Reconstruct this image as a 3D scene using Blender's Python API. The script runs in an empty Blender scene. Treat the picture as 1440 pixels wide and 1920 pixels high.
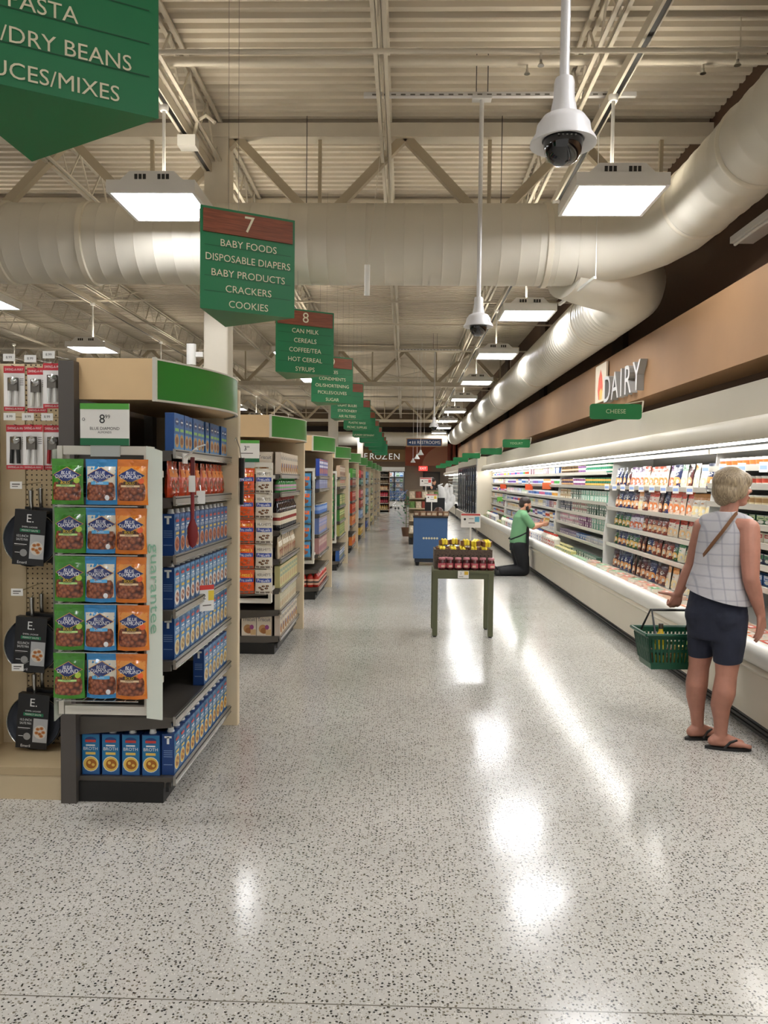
import bpy, bmesh, math, random
from mathutils import Vector, Matrix
random.seed(7)
SC = bpy.context.scene
COL = SC.collection
PI = math.pi

# ---------------------------------------------------------------- camera
cd = bpy.data.cameras.new('camera')
cd.sensor_fit = 'HORIZONTAL'; cd.sensor_width = 36.0; cd.lens = 36.0*1450/1440
cd.clip_start = 0.05; cd.clip_end = 200
cam = bpy.data.objects.new('camera', cd); COL.objects.link(cam)
R_ = Vector((0.999597, 0.02617552, 0.01098582)); U_ = Vector((-0.01206232, 0.04132976, 0.99907275)); F_ = Vector((-0.0256972, 0.99880263, -0.04162885))
mw = Matrix((R_, U_, -F_)).transposed().to_4x4(); mw.translation = (0, 0, 1.6)
cam.matrix_world = mw
SC.camera = cam
# ---------------------------------------------------------------- world and exposure
SC.view_settings.view_transform = 'Standard'; SC.view_settings.look = 'None'
SC.view_settings.gamma = 1.0; SC.view_settings.use_curve_mapping = False
SC.view_settings.exposure = 0.18
w = bpy.data.worlds.new('ambient_fill'); SC.world = w; w.use_nodes = True
w.node_tree.nodes['Background'].inputs[0].default_value = (1.0, 0.955, 0.90, 1)
w.node_tree.nodes['Background'].inputs[1].default_value = 0.48  # ambient fill added to brighten surfaces turned toward the camera
PANEL_L = 28.0      # radiance of a fixture's lens
UPLIGHT_L = 36.0     # radiance of the slots on top of a fixture
CASE_L = 19.0       # radiance of the strips inside the dairy case
BOX_NAMES = {}

# ---------------------------------------------------------------- materials
def lin(c):
    if isinstance(c, str):
        c = [int(c[i:i+2], 16)/255 for i in (0, 2, 4)]
    return [x/12.92 if x <= 0.04045 else ((x+0.055)/1.055)**2.4 for x in c]
_M = {}
def mat(c, rough=0.5, metal=0.0, emit=0.0, bump=0.0, bscale=60, var=0.0, coat=0.0, spec=0.5, alpha=1.0):
    key = (c, rough, metal, emit, bump, bscale, var, coat, spec, alpha)
    if key in _M: return _M[key]
    m = bpy.data.materials.new('paint_'+str(c)); m.use_nodes = True
    nt = m.node_tree; b = nt.nodes['Principled BSDF']
    col = lin(c)+[1]
    b.inputs['Base Color'].default_value = col
    b.inputs['Roughness'].default_value = rough; b.inputs['Metallic'].default_value = metal
    b.inputs['Specular IOR Level'].default_value = spec
    if coat: b.inputs['Coat Weight'].default_value = coat; b.inputs['Coat Roughness'].default_value = 0.08
    if alpha < 1: b.inputs['Alpha'].default_value = alpha
    if emit:
        b.inputs['Emission Color'].default_value = col; b.inputs['Emission Strength'].default_value = emit
    tc = None
    if bump or var:
        tc = nt.nodes.new('ShaderNodeTexCoord'); n = nt.nodes.new('ShaderNodeTexNoise')
        n.inputs['Scale'].default_value = bscale; n.inputs['Detail'].default_value = 3
        nt.links.new(tc.outputs['Object'], n.inputs['Vector'])
        if bump:
            bp = nt.nodes.new('ShaderNodeBump'); bp.inputs['Strength'].default_value = bump; bp.inputs['Distance'].default_value = 0.01
            nt.links.new(n.outputs['Fac'], bp.inputs['Height']); nt.links.new(bp.outputs[0], b.inputs['Normal'])
        if var:
            r = nt.nodes.new('ShaderNodeValToRGB')
            r.color_ramp.elements[0].position = 0.3; r.color_ramp.elements[1].position = 0.7
            r.color_ramp.elements[0].color = [x*(1-var) for x in col[:3]]+[1]
            r.color_ramp.elements[1].color = [min(1, x*(1+var)) for x in col[:3]]+[1]
            nt.links.new(n.outputs['Fac'], r.inputs[0]); nt.links.new(r.outputs[0], b.inputs['Base Color'])
    _M[key] = m
    return m

def nodes_mat(name, rough=0.5):
    m = bpy.data.materials.new(name); m.use_nodes = True
    nt = m.node_tree; b = nt.nodes['Principled BSDF']; b.inputs['Roughness'].default_value = rough
    return m, nt, b
def N(nt, t, **kw):
    n = nt.nodes.new('ShaderNode'+t)
    for k, v in kw.items():
        if k in n.inputs: n.inputs[k].default_value = v
        else: setattr(n, k, v)
    return n
def ramp(nt, src, stops, interp='LINEAR'):
    r = nt.nodes.new('ShaderNodeValToRGB'); cr = r.color_ramp; cr.interpolation = interp
    while len(cr.elements) < len(stops): cr.elements.new(0.5)
    for e, (p, c) in zip(cr.elements, stops):
        e.position = p; e.color = list(c)+[1] if len(c) == 3 else c
    nt.links.new(src, r.inputs[0]); return r.outputs[0]
def mix(nt, fac, a, b):
    m = nt.nodes.new('ShaderNodeMix'); m.data_type = 'RGBA'
    for i, v in ((0, fac), (6, a), (7, b)):
        if hasattr(v, 'is_linked'): nt.links.new(v, m.inputs[i])
        else: m.inputs[i].default_value = v if i == 0 else list(v)+[1]
    return m.outputs[2]

def terrazzo():
    m, nt, b = nodes_mat('terrazzo', 0.13); b.inputs['Specular IOR Level'].default_value = 0.36
    tc = N(nt, 'TexCoord'); src = tc.outputs['Object']
    nz = N(nt, 'TexNoise', Scale=1.3, Detail=4.0); nt.links.new(src, nz.inputs['Vector'])
    base = ramp(nt, nz.outputs['Fac'], [(0.3, lin('b3b0a9')), (0.7, lin('c0bdb6'))])
    for sc, thr, cols, keep in ((78, 0.30, ('35332f', '6d6759', '8f897a'), 0.27), (140, 0.32, ('78736a', '9a9488', 'd6d3ca'), 0.30), (52, 0.20, ('262523', '45423d', '6a6555'), 0.34)):
        mp = N(nt, 'Mapping'); mp.inputs['Location'].default_value = (sc*.37, sc*.11, 0); nt.links.new(src, mp.inputs[0])
        dn = N(nt, 'TexNoise', Scale=sc*1.2, Detail=1.0); nt.links.new(mp.outputs[0], dn.inputs['Vector'])
        ad = N(nt, 'VectorMath', operation='MULTIPLY_ADD'); nt.links.new(dn.outputs['Color'], ad.inputs[0])
        ad.inputs[1].default_value = (0.5/sc,)*3; nt.links.new(mp.outputs[0], ad.inputs[2])
        v = N(nt, 'TexVoronoi', Scale=float(sc)); v.voronoi_dimensions = '2D'; nt.links.new(ad.outputs[0], v.inputs['Vector'])
        inside = N(nt, 'Math', operation='LESS_THAN'); inside.inputs[1].default_value = thr; nt.links.new(v.outputs['Distance'], inside.inputs[0])
        sep = N(nt, 'SeparateColor'); nt.links.new(v.outputs['Color'], sep.inputs[0])
        k = N(nt, 'Math', operation='LESS_THAN'); k.inputs[1].default_value = keep; nt.links.new(sep.outputs[0], k.inputs[0])
        mu = N(nt, 'Math', operation='MULTIPLY'); nt.links.new(inside.outputs[0], mu.inputs[0]); nt.links.new(k.outputs[0], mu.inputs[1])
        c = ramp(nt, sep.outputs[1], [(0.0, lin(cols[0])), (0.4, lin(cols[1])), (0.75, lin(cols[2]))], 'CONSTANT')
        base = mix(nt, mu.outputs[0], base, c)
    # a divider strip across the floor
    sx = N(nt, 'SeparateXYZ'); nt.links.new(src, sx.inputs[0])
    s = N(nt, 'Math', operation='SUBTRACT'); s.inputs[1].default_value = 2.29; nt.links.new(sx.outputs[1], s.inputs[0])
    a = N(nt, 'Math', operation='ABSOLUTE'); nt.links.new(s.outputs[0], a.inputs[0])
    l = N(nt, 'Math', operation='LESS_THAN'); l.inputs[1].default_value = 0.0025; nt.links.new(a.outputs[0], l.inputs[0])
    base = mix(nt, l.outputs[0], base, lin('6f6a60'))
    nt.links.new(base, b.inputs['Base Color'])
    rn = N(nt, 'TexNoise', Scale=2.2, Detail=3.0); nt.links.new(src, rn.inputs['Vector'])
    rr = N(nt, 'MapRange'); rr.inputs['To Min'].default_value = 0.10; rr.inputs['To Max'].default_value = 0.22; nt.links.new(rn.outputs['Fac'], rr.inputs[0])
    nt.links.new(rr.outputs[0], b.inputs['Roughness'])
    wn = N(nt, 'TexNoise', Scale=1.1, Detail=2.0); nt.links.new(src, wn.inputs['Vector'])
    bp = N(nt, 'Bump', Strength=0.10, Distance=0.02); nt.links.new(wn.outputs['Fac'], bp.inputs['Height']); nt.links.new(bp.outputs[0], b.inputs['Normal'])
    return m

def pegboard():
    m, nt, b = nodes_mat('pegboard', 0.6)
    tc = N(nt, 'TexCoord'); sx = N(nt, 'SeparateXYZ'); nt.links.new(tc.outputs['Object'], sx.inputs[0])
    cb = N(nt, 'CombineXYZ'); nt.links.new(sx.outputs[0], cb.inputs[0]); nt.links.new(sx.outputs[2], cb.inputs[1])
    v = N(nt, 'TexVoronoi', Scale=38.0, Randomness=0.0); v.voronoi_dimensions = '2D'; nt.links.new(cb.outputs[0], v.inputs['Vector'])
    l = N(nt, 'Math', operation='LESS_THAN'); l.inputs[1].default_value = 0.17; nt.links.new(v.outputs['Distance'], l.inputs[0])
    nt.links.new(mix(nt, l.outputs[0], lin('c9b48e'), lin('3d342a')), b.inputs['Base Color'])
    return m

def nuts():
    m, nt, b = nodes_mat('nuts', 0.22)
    tc = N(nt, 'TexCoord')
    v = N(nt, 'TexVoronoi', Scale=62.0); nt.links.new(tc.outputs['Object'], v.inputs['Vector'])
    n = N(nt, 'TexNoise', Scale=300.0); nt.links.new(tc.outputs['Object'], n.inputs['Vector'])
    c = ramp(nt, v.outputs['Distance'], [(0.0, lin('b06a44')), (0.45, lin('8f4a2c')), (0.8, lin('4d2213'))])
    nt.links.new(c, b.inputs['Base Color'])
    bp = N(nt, 'Bump', Strength=0.7, Distance=0.006); bp.invert = True
    nt.links.new(v.outputs['Distance'], bp.inputs['Height']); nt.links.new(bp.outputs[0], b.inputs['Normal'])
    b.inputs['Coat Weight'].default_value = 0.5
    return m

def plaid():
    m, nt, b = nodes_mat('plaid_cotton', 0.9)
    tc = N(nt, 'TexCoord'); sx = N(nt, 'SeparateXYZ'); nt.links.new(tc.outputs['Object'], sx.inputs[0])
    base = lin('aaa7a9')+[1]; cur = None
    for ax, per, w_ in ((0, 0.062, 0.10), (2, 0.066, 0.10)):
        nz = N(nt, 'TexNoise', Scale=5.0); nt.links.new(tc.outputs['Object'], nz.inputs['Vector'])
        wob = N(nt, 'Math', operation='MULTIPLY_ADD'); wob.inputs[1].default_value = 0.02; nt.links.new(nz.outputs['Fac'], wob.inputs[0]); nt.links.new(sx.outputs[ax], wob.inputs[2])
        d = N(nt, 'Math', operation='DIVIDE'); d.inputs[1].default_value = per; nt.links.new(wob.outputs[0], d.inputs[0])
        p = N(nt, 'Math', operation='PINGPONG'); p.inputs[1].default_value = 0.5; nt.links.new(d.outputs[0], p.inputs[0])
        l = N(nt, 'MapRange'); l.inputs['From Min'].default_value = 0.03; l.inputs['From Max'].default_value = w_; l.inputs['To Min'].default_value = 0.55; l.inputs['To Max'].default_value = 0
        nt.links.new(p.outputs[0], l.inputs[0])
        cur = mix(nt, l.outputs[0], cur if cur is not None else base[:3], lin('85868c'))
    nt.links.new(cur, b.inputs['Base Color'])
    n2 = N(nt, 'TexNoise', Scale=14.0, Detail=2.0); nt.links.new(tc.outputs['Object'], n2.inputs['Vector'])
    bp = N(nt, 'Bump', Strength=0.35, Distance=0.02); nt.links.new(n2.outputs['Fac'], bp.inputs['Height']); nt.links.new(bp.outputs[0], b.inputs['Normal'])
    return m

def hairmat(c1, c2):
    m, nt, b = nodes_mat('hair', 0.45)
    tc = N(nt, 'TexCoord'); mp = N(nt, 'Mapping'); mp.inputs['Scale'].default_value = (80, 80, 4); nt.links.new(tc.outputs['Object'], mp.inputs[0])
    n = N(nt, 'TexNoise', Scale=3.0, Detail=3.0); nt.links.new(mp.outputs[0], n.inputs['Vector'])
    nt.links.new(ramp(nt, n.outputs['Fac'], [(0.35, lin(c1)), (0.65, lin(c2))]), b.inputs['Base Color'])
    bp = N(nt, 'Bump', Strength=0.3, Distance=0.01); nt.links.new(n.outputs['Fac'], bp.inputs['Height']); nt.links.new(bp.outputs[0], b.inputs['Normal'])
    return m

def woodgrain(c1, c2):
    m, nt, b = nodes_mat('wood_panel', 0.5)
    tc = N(nt, 'TexCoord'); mp = N(nt, 'Mapping'); mp.inputs['Scale'].default_value = (2, 2, 40); nt.links.new(tc.outputs['Object'], mp.inputs[0])
    n = N(nt, 'TexNoise', Scale=3.0, Detail=4.0); nt.links.new(mp.outputs[0], n.inputs['Vector'])
    nt.links.new(ramp(nt, n.outputs['Fac'], [(0.35, lin(c1)), (0.65, lin(c2))]), b.inputs['Base Color'])
    return m

# ---------------------------------------------------------------- mesh building
_T = {}
def text_geo(s):
    if s in _T: return _T[s]
    cu = bpy.data.curves.new('writing', 'FONT'); cu.body = s; cu.align_x = 'CENTER'; cu.align_y = 'CENTER'; cu.size = 1; cu.resolution_u = 3
    o = bpy.data.objects.new('writing', cu); COL.objects.link(o)
    dg = bpy.context.evaluated_depsgraph_get()
    me = bpy.data.meshes.new_from_object(o.evaluated_get(dg))
    r = ([v.co.copy() for v in me.vertices], [list(p.vertices) for p in me.polygons])
    bpy.data.objects.remove(o); bpy.data.curves.remove(cu); bpy.data.meshes.remove(me)
    _T[s] = r
    return r

class MB:
    def __init__(s): s.v = []; s.f = []; s.m = []; s.sm = []; s.mats = []
    def mi(s, m):
        if m not in s.mats: s.mats.append(m)
        return s.mats.index(m)
    def add(s, vs, fs, m, smooth=False, M=None):
        k = len(s.v); i = s.mi(m)
        s.v += [M @ Vector(p) for p in vs] if M is not None else [Vector(p) for p in vs]
        for f in fs: s.f.append([k+a for a in f]); s.m.append(i); s.sm.append(smooth)
        return s
    def box(s, x0, x1, y0, y1, z0, z1, m, M=None):
        vs = [(x, y, z) for z in (z0, z1) for y in (y0, y1) for x in (x0, x1)]
        return s.add(vs, [(0, 2, 3, 1), (4, 5, 7, 6), (0, 1, 5, 4), (2, 6, 7, 3), (0, 4, 6, 2), (1, 3, 7, 5)], m, False, M)
    def cbox(s, c, d, m, M=None):
        return s.box(c[0]-d[0]/2, c[0]+d[0]/2, c[1]-d[1]/2, c[1]+d[1]/2, c[2]-d[2]/2, c[2]+d[2]/2, m, M)
    def rbox(s, x0, x1, y0, y1, z0, z1, r, m, M=None, n=3):
        """box whose vertical edges are rounded"""
        pts = []
        for cx, cy, a0 in ((x1-r, y1-r, 0), (x0+r, y1-r, 90), (x0+r, y0+r, 180), (x1-r, y0+r, 270)):
            for k in range(n+1):
                a = math.radians(a0+90*k/n); pts.append((cx+r*math.cos(a), cy+r*math.sin(a)))
        return s.prism(pts, z0, z1, m, M, True)
    def prism(s, pts, z0, z1, m, M=None, smooth=False):
        n = len(pts)
        s.add([(x, y, z0) for x, y in pts], [list(range(n))[::-1]], m, False, M)
        s.add([(x, y, z1) for x, y in pts], [list(range(n))], m, False, M)
        s.add([(x, y, z) for z in (z0, z1) for x, y in pts], [(i, (i+1) % n, n+(i+1) % n, n+i) for i in range(n)], m, smooth, M)
        return s
    def poly(s, pts, m, M=None): return s.add(pts, [list(range(len(pts)))], m, False, M)
    def lathe(s, prof, m, M=None, n=20, caps=True, sx=1, sy=1):
        vs = [(r*math.cos(2*PI*k/n)*sx, r*math.sin(2*PI*k/n)*sy, z) for r, z in prof for k in range(n)]
        fs = [(j*n+k, j*n+(k+1) % n, (j+1)*n+(k+1) % n, (j+1)*n+k) for j in range(len(prof)-1) for k in range(n)]
        s.add(vs, fs, m, True, M)
        if caps:
            for r, z, rev in ((prof[0][0], prof[0][1], True), (prof[-1][0], prof[-1][1], False)):
                if r > 1e-4:
                    p = [(r*math.cos(2*PI*k/n)*sx, r*math.sin(2*PI*k/n)*sy, z) for k in range(n)]
                    s.add(p, [list(range(n))[::-1] if rev else list(range(n))], m, False, M)
        return s
    def tube(s, path, r, m, n=8, M=None, caps=True, smooth=True):
        P = [Vector(p) for p in path]; rs = r if isinstance(r, (list, tuple)) else [r]*len(P)
        vs = []; ref = None
        for i, p in enumerate(P):
            t = (P[min(i+1, len(P)-1)]-P[max(i-1, 0)]).normalized()
            if ref is None:
                ref = Vector((0, 0, 1)) if abs(t.z) < 0.9 else Vector((1, 0, 0))
            a = (ref-t*ref.dot(t)).normalized(); b = t.cross(a); ref = a
            vs += [p+(a*math.cos(2*PI*k/n+PI/n)+b*math.sin(2*PI*k/n+PI/n))*rs[i] for k in range(n)]
        fs = [(i*n+k, i*n+(k+1) % n, (i+1)*n+(k+1) % n, (i+1)*n+k) for i in range(len(P)-1) for k in range(n)]
        s.add(vs, fs, m, smooth, M)
        if caps:
            s.add(vs[:n], [list(range(n))[::-1]], m, False, M); s.add(vs[-n:], [list(range(n))], m, False, M)
        return s
    def rod(s, a, b, r, m, n=4): return s.tube([a, b], r, m, n, None, True, n > 5)
    def text(s, t, size, m, M=None, fn=None, maxw=None):
        vs, fs = text_geo(t)
        k = size
        if maxw and vs:
            wd = max(v.x for v in vs)-min(v.x for v in vs)
            sx = min(size, maxw/max(wd, 1e-6))
        else: sx = size
        pts = [(v.x*sx, v.y*k) for v in vs]
        return s.add([fn(*p) if fn else (p[0], 0, p[1]) for p in pts], fs, m, False, M)
    def disc(s, cx, cz, rx, rz, y, m, M=None, n=16, fn=None):
        pts = [(cx+rx*math.cos(2*PI*k/n), cz+rz*math.sin(2*PI*k/n)) for k in range(n)]
        return s.poly([fn(*p) if fn else (p[0], y, p[1]) for p in pts], m, M)
    def rect(s, x0, x1, z0, z1, y, m, M=None):
        return s.poly([(x0, y, z0), (x1, y, z0), (x1, y, z1), (x0, y, z1)], m, M)
    def mesh(s, name, sharp=38):
        me = bpy.data.meshes.new(name)
        me.from_pydata([tuple(p) for p in s.v], [], s.f)
        for m in s.mats: me.materials.append(m)
        me.polygons.foreach_set('material_index', s.m); me.polygons.foreach_set('use_smooth', s.sm)
        me.update()
        if any(s.sm): me.set_sharp_from_angle(angle=math.radians(sharp))
        return me
    def build(s, name, parent=None, loc=None, rz=0, bevel=0, weld=False):
        o = bpy.data.objects.new(name, s.mesh(name)); COL.objects.link(o)
        if parent is not None: o.parent = parent; _CH.setdefault(parent.name, []).append(o)
        if loc is not None: o.location = loc
        if rz: o.rotation_euler.z = rz
        if bevel:
            b = o.modifiers.new('edge', 'BEVEL'); b.width = bevel; b.segments = 2; b.limit_method = 'ANGLE'
        return o

def tag(o, label=None, cat=None, group=None, kind=None):
    if label: o['label'] = label
    if cat: o['category'] = cat
    if group: o['group'] = group
    if kind: o['kind'] = kind
    return o
def empty(name, loc=(0, 0, 0), rz=0, label=None, cat=None, group=None):
    o = bpy.data.objects.new(name, None); COL.objects.link(o); o.empty_display_size = 0.1
    o.location = loc; o.rotation_euler.z = rz
    return tag(o, label, cat, group)
def struct(o): o['kind'] = 'structure'; return o
_PROTO = {}; _CH = {}
def copy_tree(src, parent=None):
    c = src.copy(); COL.objects.link(c)
    if parent is not None: c.parent = parent; _CH.setdefault(parent.name, []).append(c)
    for ch in _CH.get(src.name, []): copy_tree(ch, c)
    return c
def put(key, maker, loc, rz, label, cat, group=None, rx=0):
    """first call builds the kind, later calls copy it with its parts"""
    if key not in _PROTO:
        o = maker(); _PROTO[key] = o
    else:
        o = copy_tree(_PROTO[key])
    o.location = loc; o.rotation_euler = (rx, 0, rz)
    return tag(o, label, cat, group)
ORD = 'zeroth first second third fourth fifth sixth seventh eighth ninth tenth eleventh twelfth thirteenth fourteenth fifteenth sixteenth seventeenth eighteenth nineteenth twentieth'.split()
TENS = {20: 'twenty', 30: 'thirty', 40: 'forty', 50: 'fifty', 60: 'sixty'}
TENTH = {30: 'thirtieth', 40: 'fortieth', 50: 'fiftieth', 60: 'sixtieth'}
def nth(i):
    if i <= 20: return ORD[i]
    if i % 10 == 0: return TENTH[i]
    return TENS[i//10*10]+'-'+ORD[i % 10]
def RZ(a): return Matrix.Rotation(a, 4, 'Z')
def TR(x, y, z): return Matrix.Translation((x, y, z))

CREAM = mat('d2c9b8', 0.55, var=0.04, bscale=3); WHITE = mat('e6e4de', 0.45); BLACK = mat('121212', 0.45); DARK = mat('2b2927', 0.5)
STEEL = mat('b9b9b6', 0.25, 1.0); GREY = mat('6d6964', 0.45, 0.3); TAN = mat('e4c393', 0.55, var=0.05, bscale=4); BEIGE = mat('ccba98', 0.5)
GREEN = mat('2f7d2c', 0.28); SIGNGREEN = mat('0e6f41', 0.45); LETTER = mat('d8d2b4', 0.6); PANELTAN = mat('dccbab', 0.5, var=0.04, bscale=5)
PAPER = mat('eceae4', 0.7); INK = mat('20201f', 0.7)
# ================================================================ THE ROOM
struct(MB().box(-28, 3.9, -4, 50.2, -0.2, 0, terrazzo()).build('floor'))
WALLBROWN = mat('4b3524', 0.7, var=0.06, bscale=2); TAUPE = mat('85735f', 0.7, var=0.05, bscale=2)
struct(MB().box(3.75, 3.9, -4, 50, 0, 6.3, WALLBROWN).build('wall_right'))
struct(MB().box(-28, 3.9, 50, 50.2, 0, 6.3, TAUPE).build('wall_back'))
struct(MB().box(-28.2, -28, -4, 50.2, 0, 6.3, TAUPE).build('wall_left'))
# corrugated roof deck
d = MB(); prof = []
y = -4.0; P_ = 0.17
while y < 50:
    prof += [(y, 6.10), (y+P_*.42, 6.10), (y+P_*.5, 6.15), (y+P_*.92, 6.15)]; y += P_
vs = []; fs = []
for x in (-28, 3.9):
    vs += [(x, a, b) for a, b in prof]
n_ = len(prof)
fs = [(i, i+1, n_+i+1, n_+i) for i in range(n_-1)]
d.add(vs, fs, mat('d3c9b8', 0.6, var=0.05, bscale=0.6))
struct(d.build('ceiling'))
# tan soffit band over the dairy wall, pilasters above it
struct(MB().box(3.3, 3.75, -4, 48, 2.78, 3.62, mat('957250', 0.65, var=0.05, bscale=1.5)).build('trim_1'))
for i, yy in enumerate((13.6, 21, 28.4, 35)):
    struct(MB().box(3.66, 3.75, yy-0.35, yy+0.35, 3.62, 6.1, mat('33241a', 0.7)).build('trim_%d' % (i+2)))
# end wall bands
struct(MB().box(-12, 0.05, 49.9, 50, 2.78, 3.56, mat('a58358', 0.7)).build('trim_6'))
struct(MB().box(-12, 3.7, 49.85, 50, 3.95, 5.0, mat('2b201a', 0.7)).build('trim_7'))
RUST = mat('a8573e', 0.65)
t = MB().box(0.05, 3.0, 49.8, 50, 2.52, 3.95, RUST)
arc = [(1.15+1.75*math.cos(math.radians(90+90*k/16)) + 1.75, 2.53+1.38*math.sin(math.radians(90+90*k/16))) for k in range(17)]
t.poly([(2.9, 49.79, 2.53)]+[(x, 49.79, z) for x, z in arc], mat('c08468', 0.65))
struct(t.build('trim_8'))
t = MB()
for k in range(3): t.box(2.75+k*.28, 2.9+k*.28, 49.3-k*.7, 49.8, 2.3, 3.9, mat('8a3f28', 0.6))
struct(t.build('trim_9'))
dr = struct(MB().box(1.3, 2.2, 49.93, 50, 0, 2.05, mat('43392f', 0.5)).build('door_1'))
MB().box(1.2, 1.3, 49.9, 50, 0, 2.12, mat('2d2620', 0.5)).box(2.2, 2.3, 49.9, 50, 0, 2.12, mat('2d2620', 0.5)).box(1.2, 2.3, 49.9, 50, 2.05, 2.15, mat('2d2620', 0.5)).build('door_frame', dr)
MB().box(2.08, 2.14, 49.86, 49.93, 1.0, 1.1, STEEL).build('door_handle', dr)
# columns
for i, yy in enumerate((9.95, 26, 42)):
    struct(MB().rbox(-2.56, -2.25, yy-.15, yy+.16, 0, 5.9, 0.02, CREAM).build('column'))
# girders across the store
GIRD_SHADED = mat('b5a890', 0.6)  # darker cream for the webs, their shade painted into the colour
for yy in (9.9, 26, 42):
    g = MB().box(-28, 3.75, yy-.11, yy+.11, 5.86, 6.03, CREAM).box(-28, 3.75, yy-.1, yy+.1, 4.72, 4.86, CREAM)
    x = -27.73
    while x < 3.4:
        g.rod((x, yy, 5.9), (x+1.06, yy, 4.8), 0.075, GIRD_SHADED); g.rod((x+2.13, yy, 5.9), (x+1.06, yy, 4.8), 0.075, GIRD_SHADED)
        g.rod((x+1.06, yy, 4.8), (x+1.06, yy, 5.9), 0.032, GIRD_SHADED); x += 2.13
    struct(g.build('ceiling_beam'))
# bar joists along the store
k = 0
xs = [-0.27, 1.78, -2.4]+[-2.4-2.13*i for i in range(1, 12)]
for x in xs:
    j = MB()
    for s in (-1, 1):
        j.box(x+s*.045-.022, x+s*.045+.022, -4, 50, 5.56, 5.585, CREAM).box(x+s*.045-.022, x+s*.045+.022, -4, 50, 6.04, 6.07, CREAM)
        j.box(x+s*.025-.003, x+s*.025+.003, -4, 50, 5.56, 5.60, CREAM)
    yy = -4.0
    while yy < 49.4:
        j.rod((x, yy, 5.58), (x, yy+.36, 6.05), 0.014, CREAM); j.rod((x, yy+.36, 6.05), (x, yy+.72, 5.58), 0.014, CREAM); yy += .72
    struct(j.build('ceiling_beam'))
# bridging rods and cross bracing between the joists
br = MB()
for yy in (3.0, 13.5, 17.3, 19.8, 23.8, 30, 34, 38, 46):
    br.box(-27, 3.7, yy-.018, yy+.018, 5.52, 5.555, CREAM)
for yy in (13.5, 17.3, 30, 34):
    for x in sorted(xs)[1:]:
        br.rod((x-2.13, yy, 5.57), (x, yy+.02, 6.04), 0.014, CREAM); br.rod((x-2.13, yy, 6.04), (x, yy-.03, 5.57), 0.014, CREAM)
struct(br.build('ceiling_bridging'))
struct(MB().box(-28, 3.75, 12.4, 12.6, 5.72, 6.02, CREAM).build('ceiling_beam'))

# sprinkler pipes
for yy, z, r, l in ((6.95, 5.36, .022, 'thin cream sprinkler pipe running across the ceiling near the first camera pole'), (7.75, 5.7, .045, 'thicker cream pipe running across the ceiling just behind the thin one')):
    p = empty('sprinkler_pipe', (0, yy, z), 0, l, 'pipe')
    MB().tube([(-27, 0, 0), (3.7, 0, 0)], r, CREAM, 10).build('pipe_run', p)
    for x in (1.15, 2.85):
        MB().rod((x, 0, 0), (x, 0, -.09), .012, CREAM).lathe([(.03, -.13), (.012, -.1), (.012, -.08)], STEEL, TR(x, 0, 0), 10).build('sprinkler_head', p)
    for x in (-3.3, 3.2): MB().rod((x, 0, 0), (x, 0, 6.1-z), .006, CREAM).build('hanger', p)

# light tracks
for x, l in ((2.06, 'black slotted lighting track running above the dairy aisle'), (-2.5, 'black slotted lighting track running above the ends of the shelves'), (-6.95, 'black slotted lighting track farther into the store')):
    t = empty('light_track', (x, 0, 5.45), 0, l, 'track')
    MB().box(-.02, .025, -4, 48, -.01, .07, BLACK).build('rail', t)
    MB().box(-.05, -.022, -4, 48, -.02, .09, CREAM).box(.027, .04, -4, 48, -.02, .09, CREAM).build('channel', t)

# light fixtures
LENS = mat('fbfcff', 0.4, emit=PANEL_L); UPL = mat('fdf4e2', 0.4, emit=UPLIGHT_L); FIX = mat('e6e4e0', 0.5)
def make_light():
    o = empty('ceiling_light')
    h = MB(); a = .44
    h.box(-a, a, -a, -a+.035, .0, .12, FIX).box(-a, a, a-.035, a, .0, .12, FIX).box(-a, -a+.035, -a+.035, a-.035, .0, .12, FIX).box(a-.035, a, -a+.035, a-.035, .0, .12, FIX)
    h.box(-a+.035, a-.035, -a+.035, a-.035, .075, .12, FIX)
    for y0, y1 in ((-a+.04, -.12), (.12, a-.04)):
        h.add([(-.33, y0, .12), (.33, y0, .12), (.22, y0, .22), (-.22, y0, .22), (-.33, y1, .12), (.33, y1, .12), (.22, y1, .22), (-.22, y1, .22)],
              [(0, 1, 2, 3), (5, 4, 7, 6), (4, 0, 3, 7), (1, 5, 6, 2), (3, 2, 6, 7), (0, 4, 5, 1)], FIX)
    h = h.build('housing', o)
    for s in (-1, 1):
        v = MB()
        for k in range(3): v.box(s*.115-.055+k*.042, s*.115-.025+k*.042, -a+.036, -a+.0405, .14, .19, DARK)
        v.build('vent', h)
    MB().box(-a+.036, a-.036, -a+.036, a-.036, .03, .05, LENS).build('lens', o)
    MB().box(-.30, .30, -.10, .10, .121, .14, UPL).build('uplight_lens', o)
    s = MB().tube([(0, 0, .14), (0, 0, 1.04)], .017, FIX, 10)
    s.lathe([(.04, .98), (.05, 1.0), (.05, 1.04)], FIX, None, 12)
    s.build('stem', o)
    return o
for x, ys, nm in ((2.03, (-1.6, 3.2, 7.9, 10.8, 13.3, 17.6, 22.4, 27.1, 31.9, 36.8, 41.8, 46.4), 'dairy aisle'), (-2.53, (-1.6, 3.3, 8.1, 10.7, 12.9, 17.6, 22.1, 26.9, 31.7, 36.5, 41.3, 46.2), 'shelf ends'), (-6.93, (3.3, 8, 12.6, 17.1, 21.9, 26.7, 31.5, 36, 41, 46), 'middle of the store'), (-11.4, (8, 12.8, 17.6, 22.4, 27.2, 35, 43), 'far side of the store')):
    for i, yy in enumerate(ys):
        put('light', make_light, (x, yy, 4.4), 0, 'square white ceiling light over the %s, %s in its row' % (nm, nth(i+1)), 'ceiling light', 'square ceiling lights')

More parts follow.
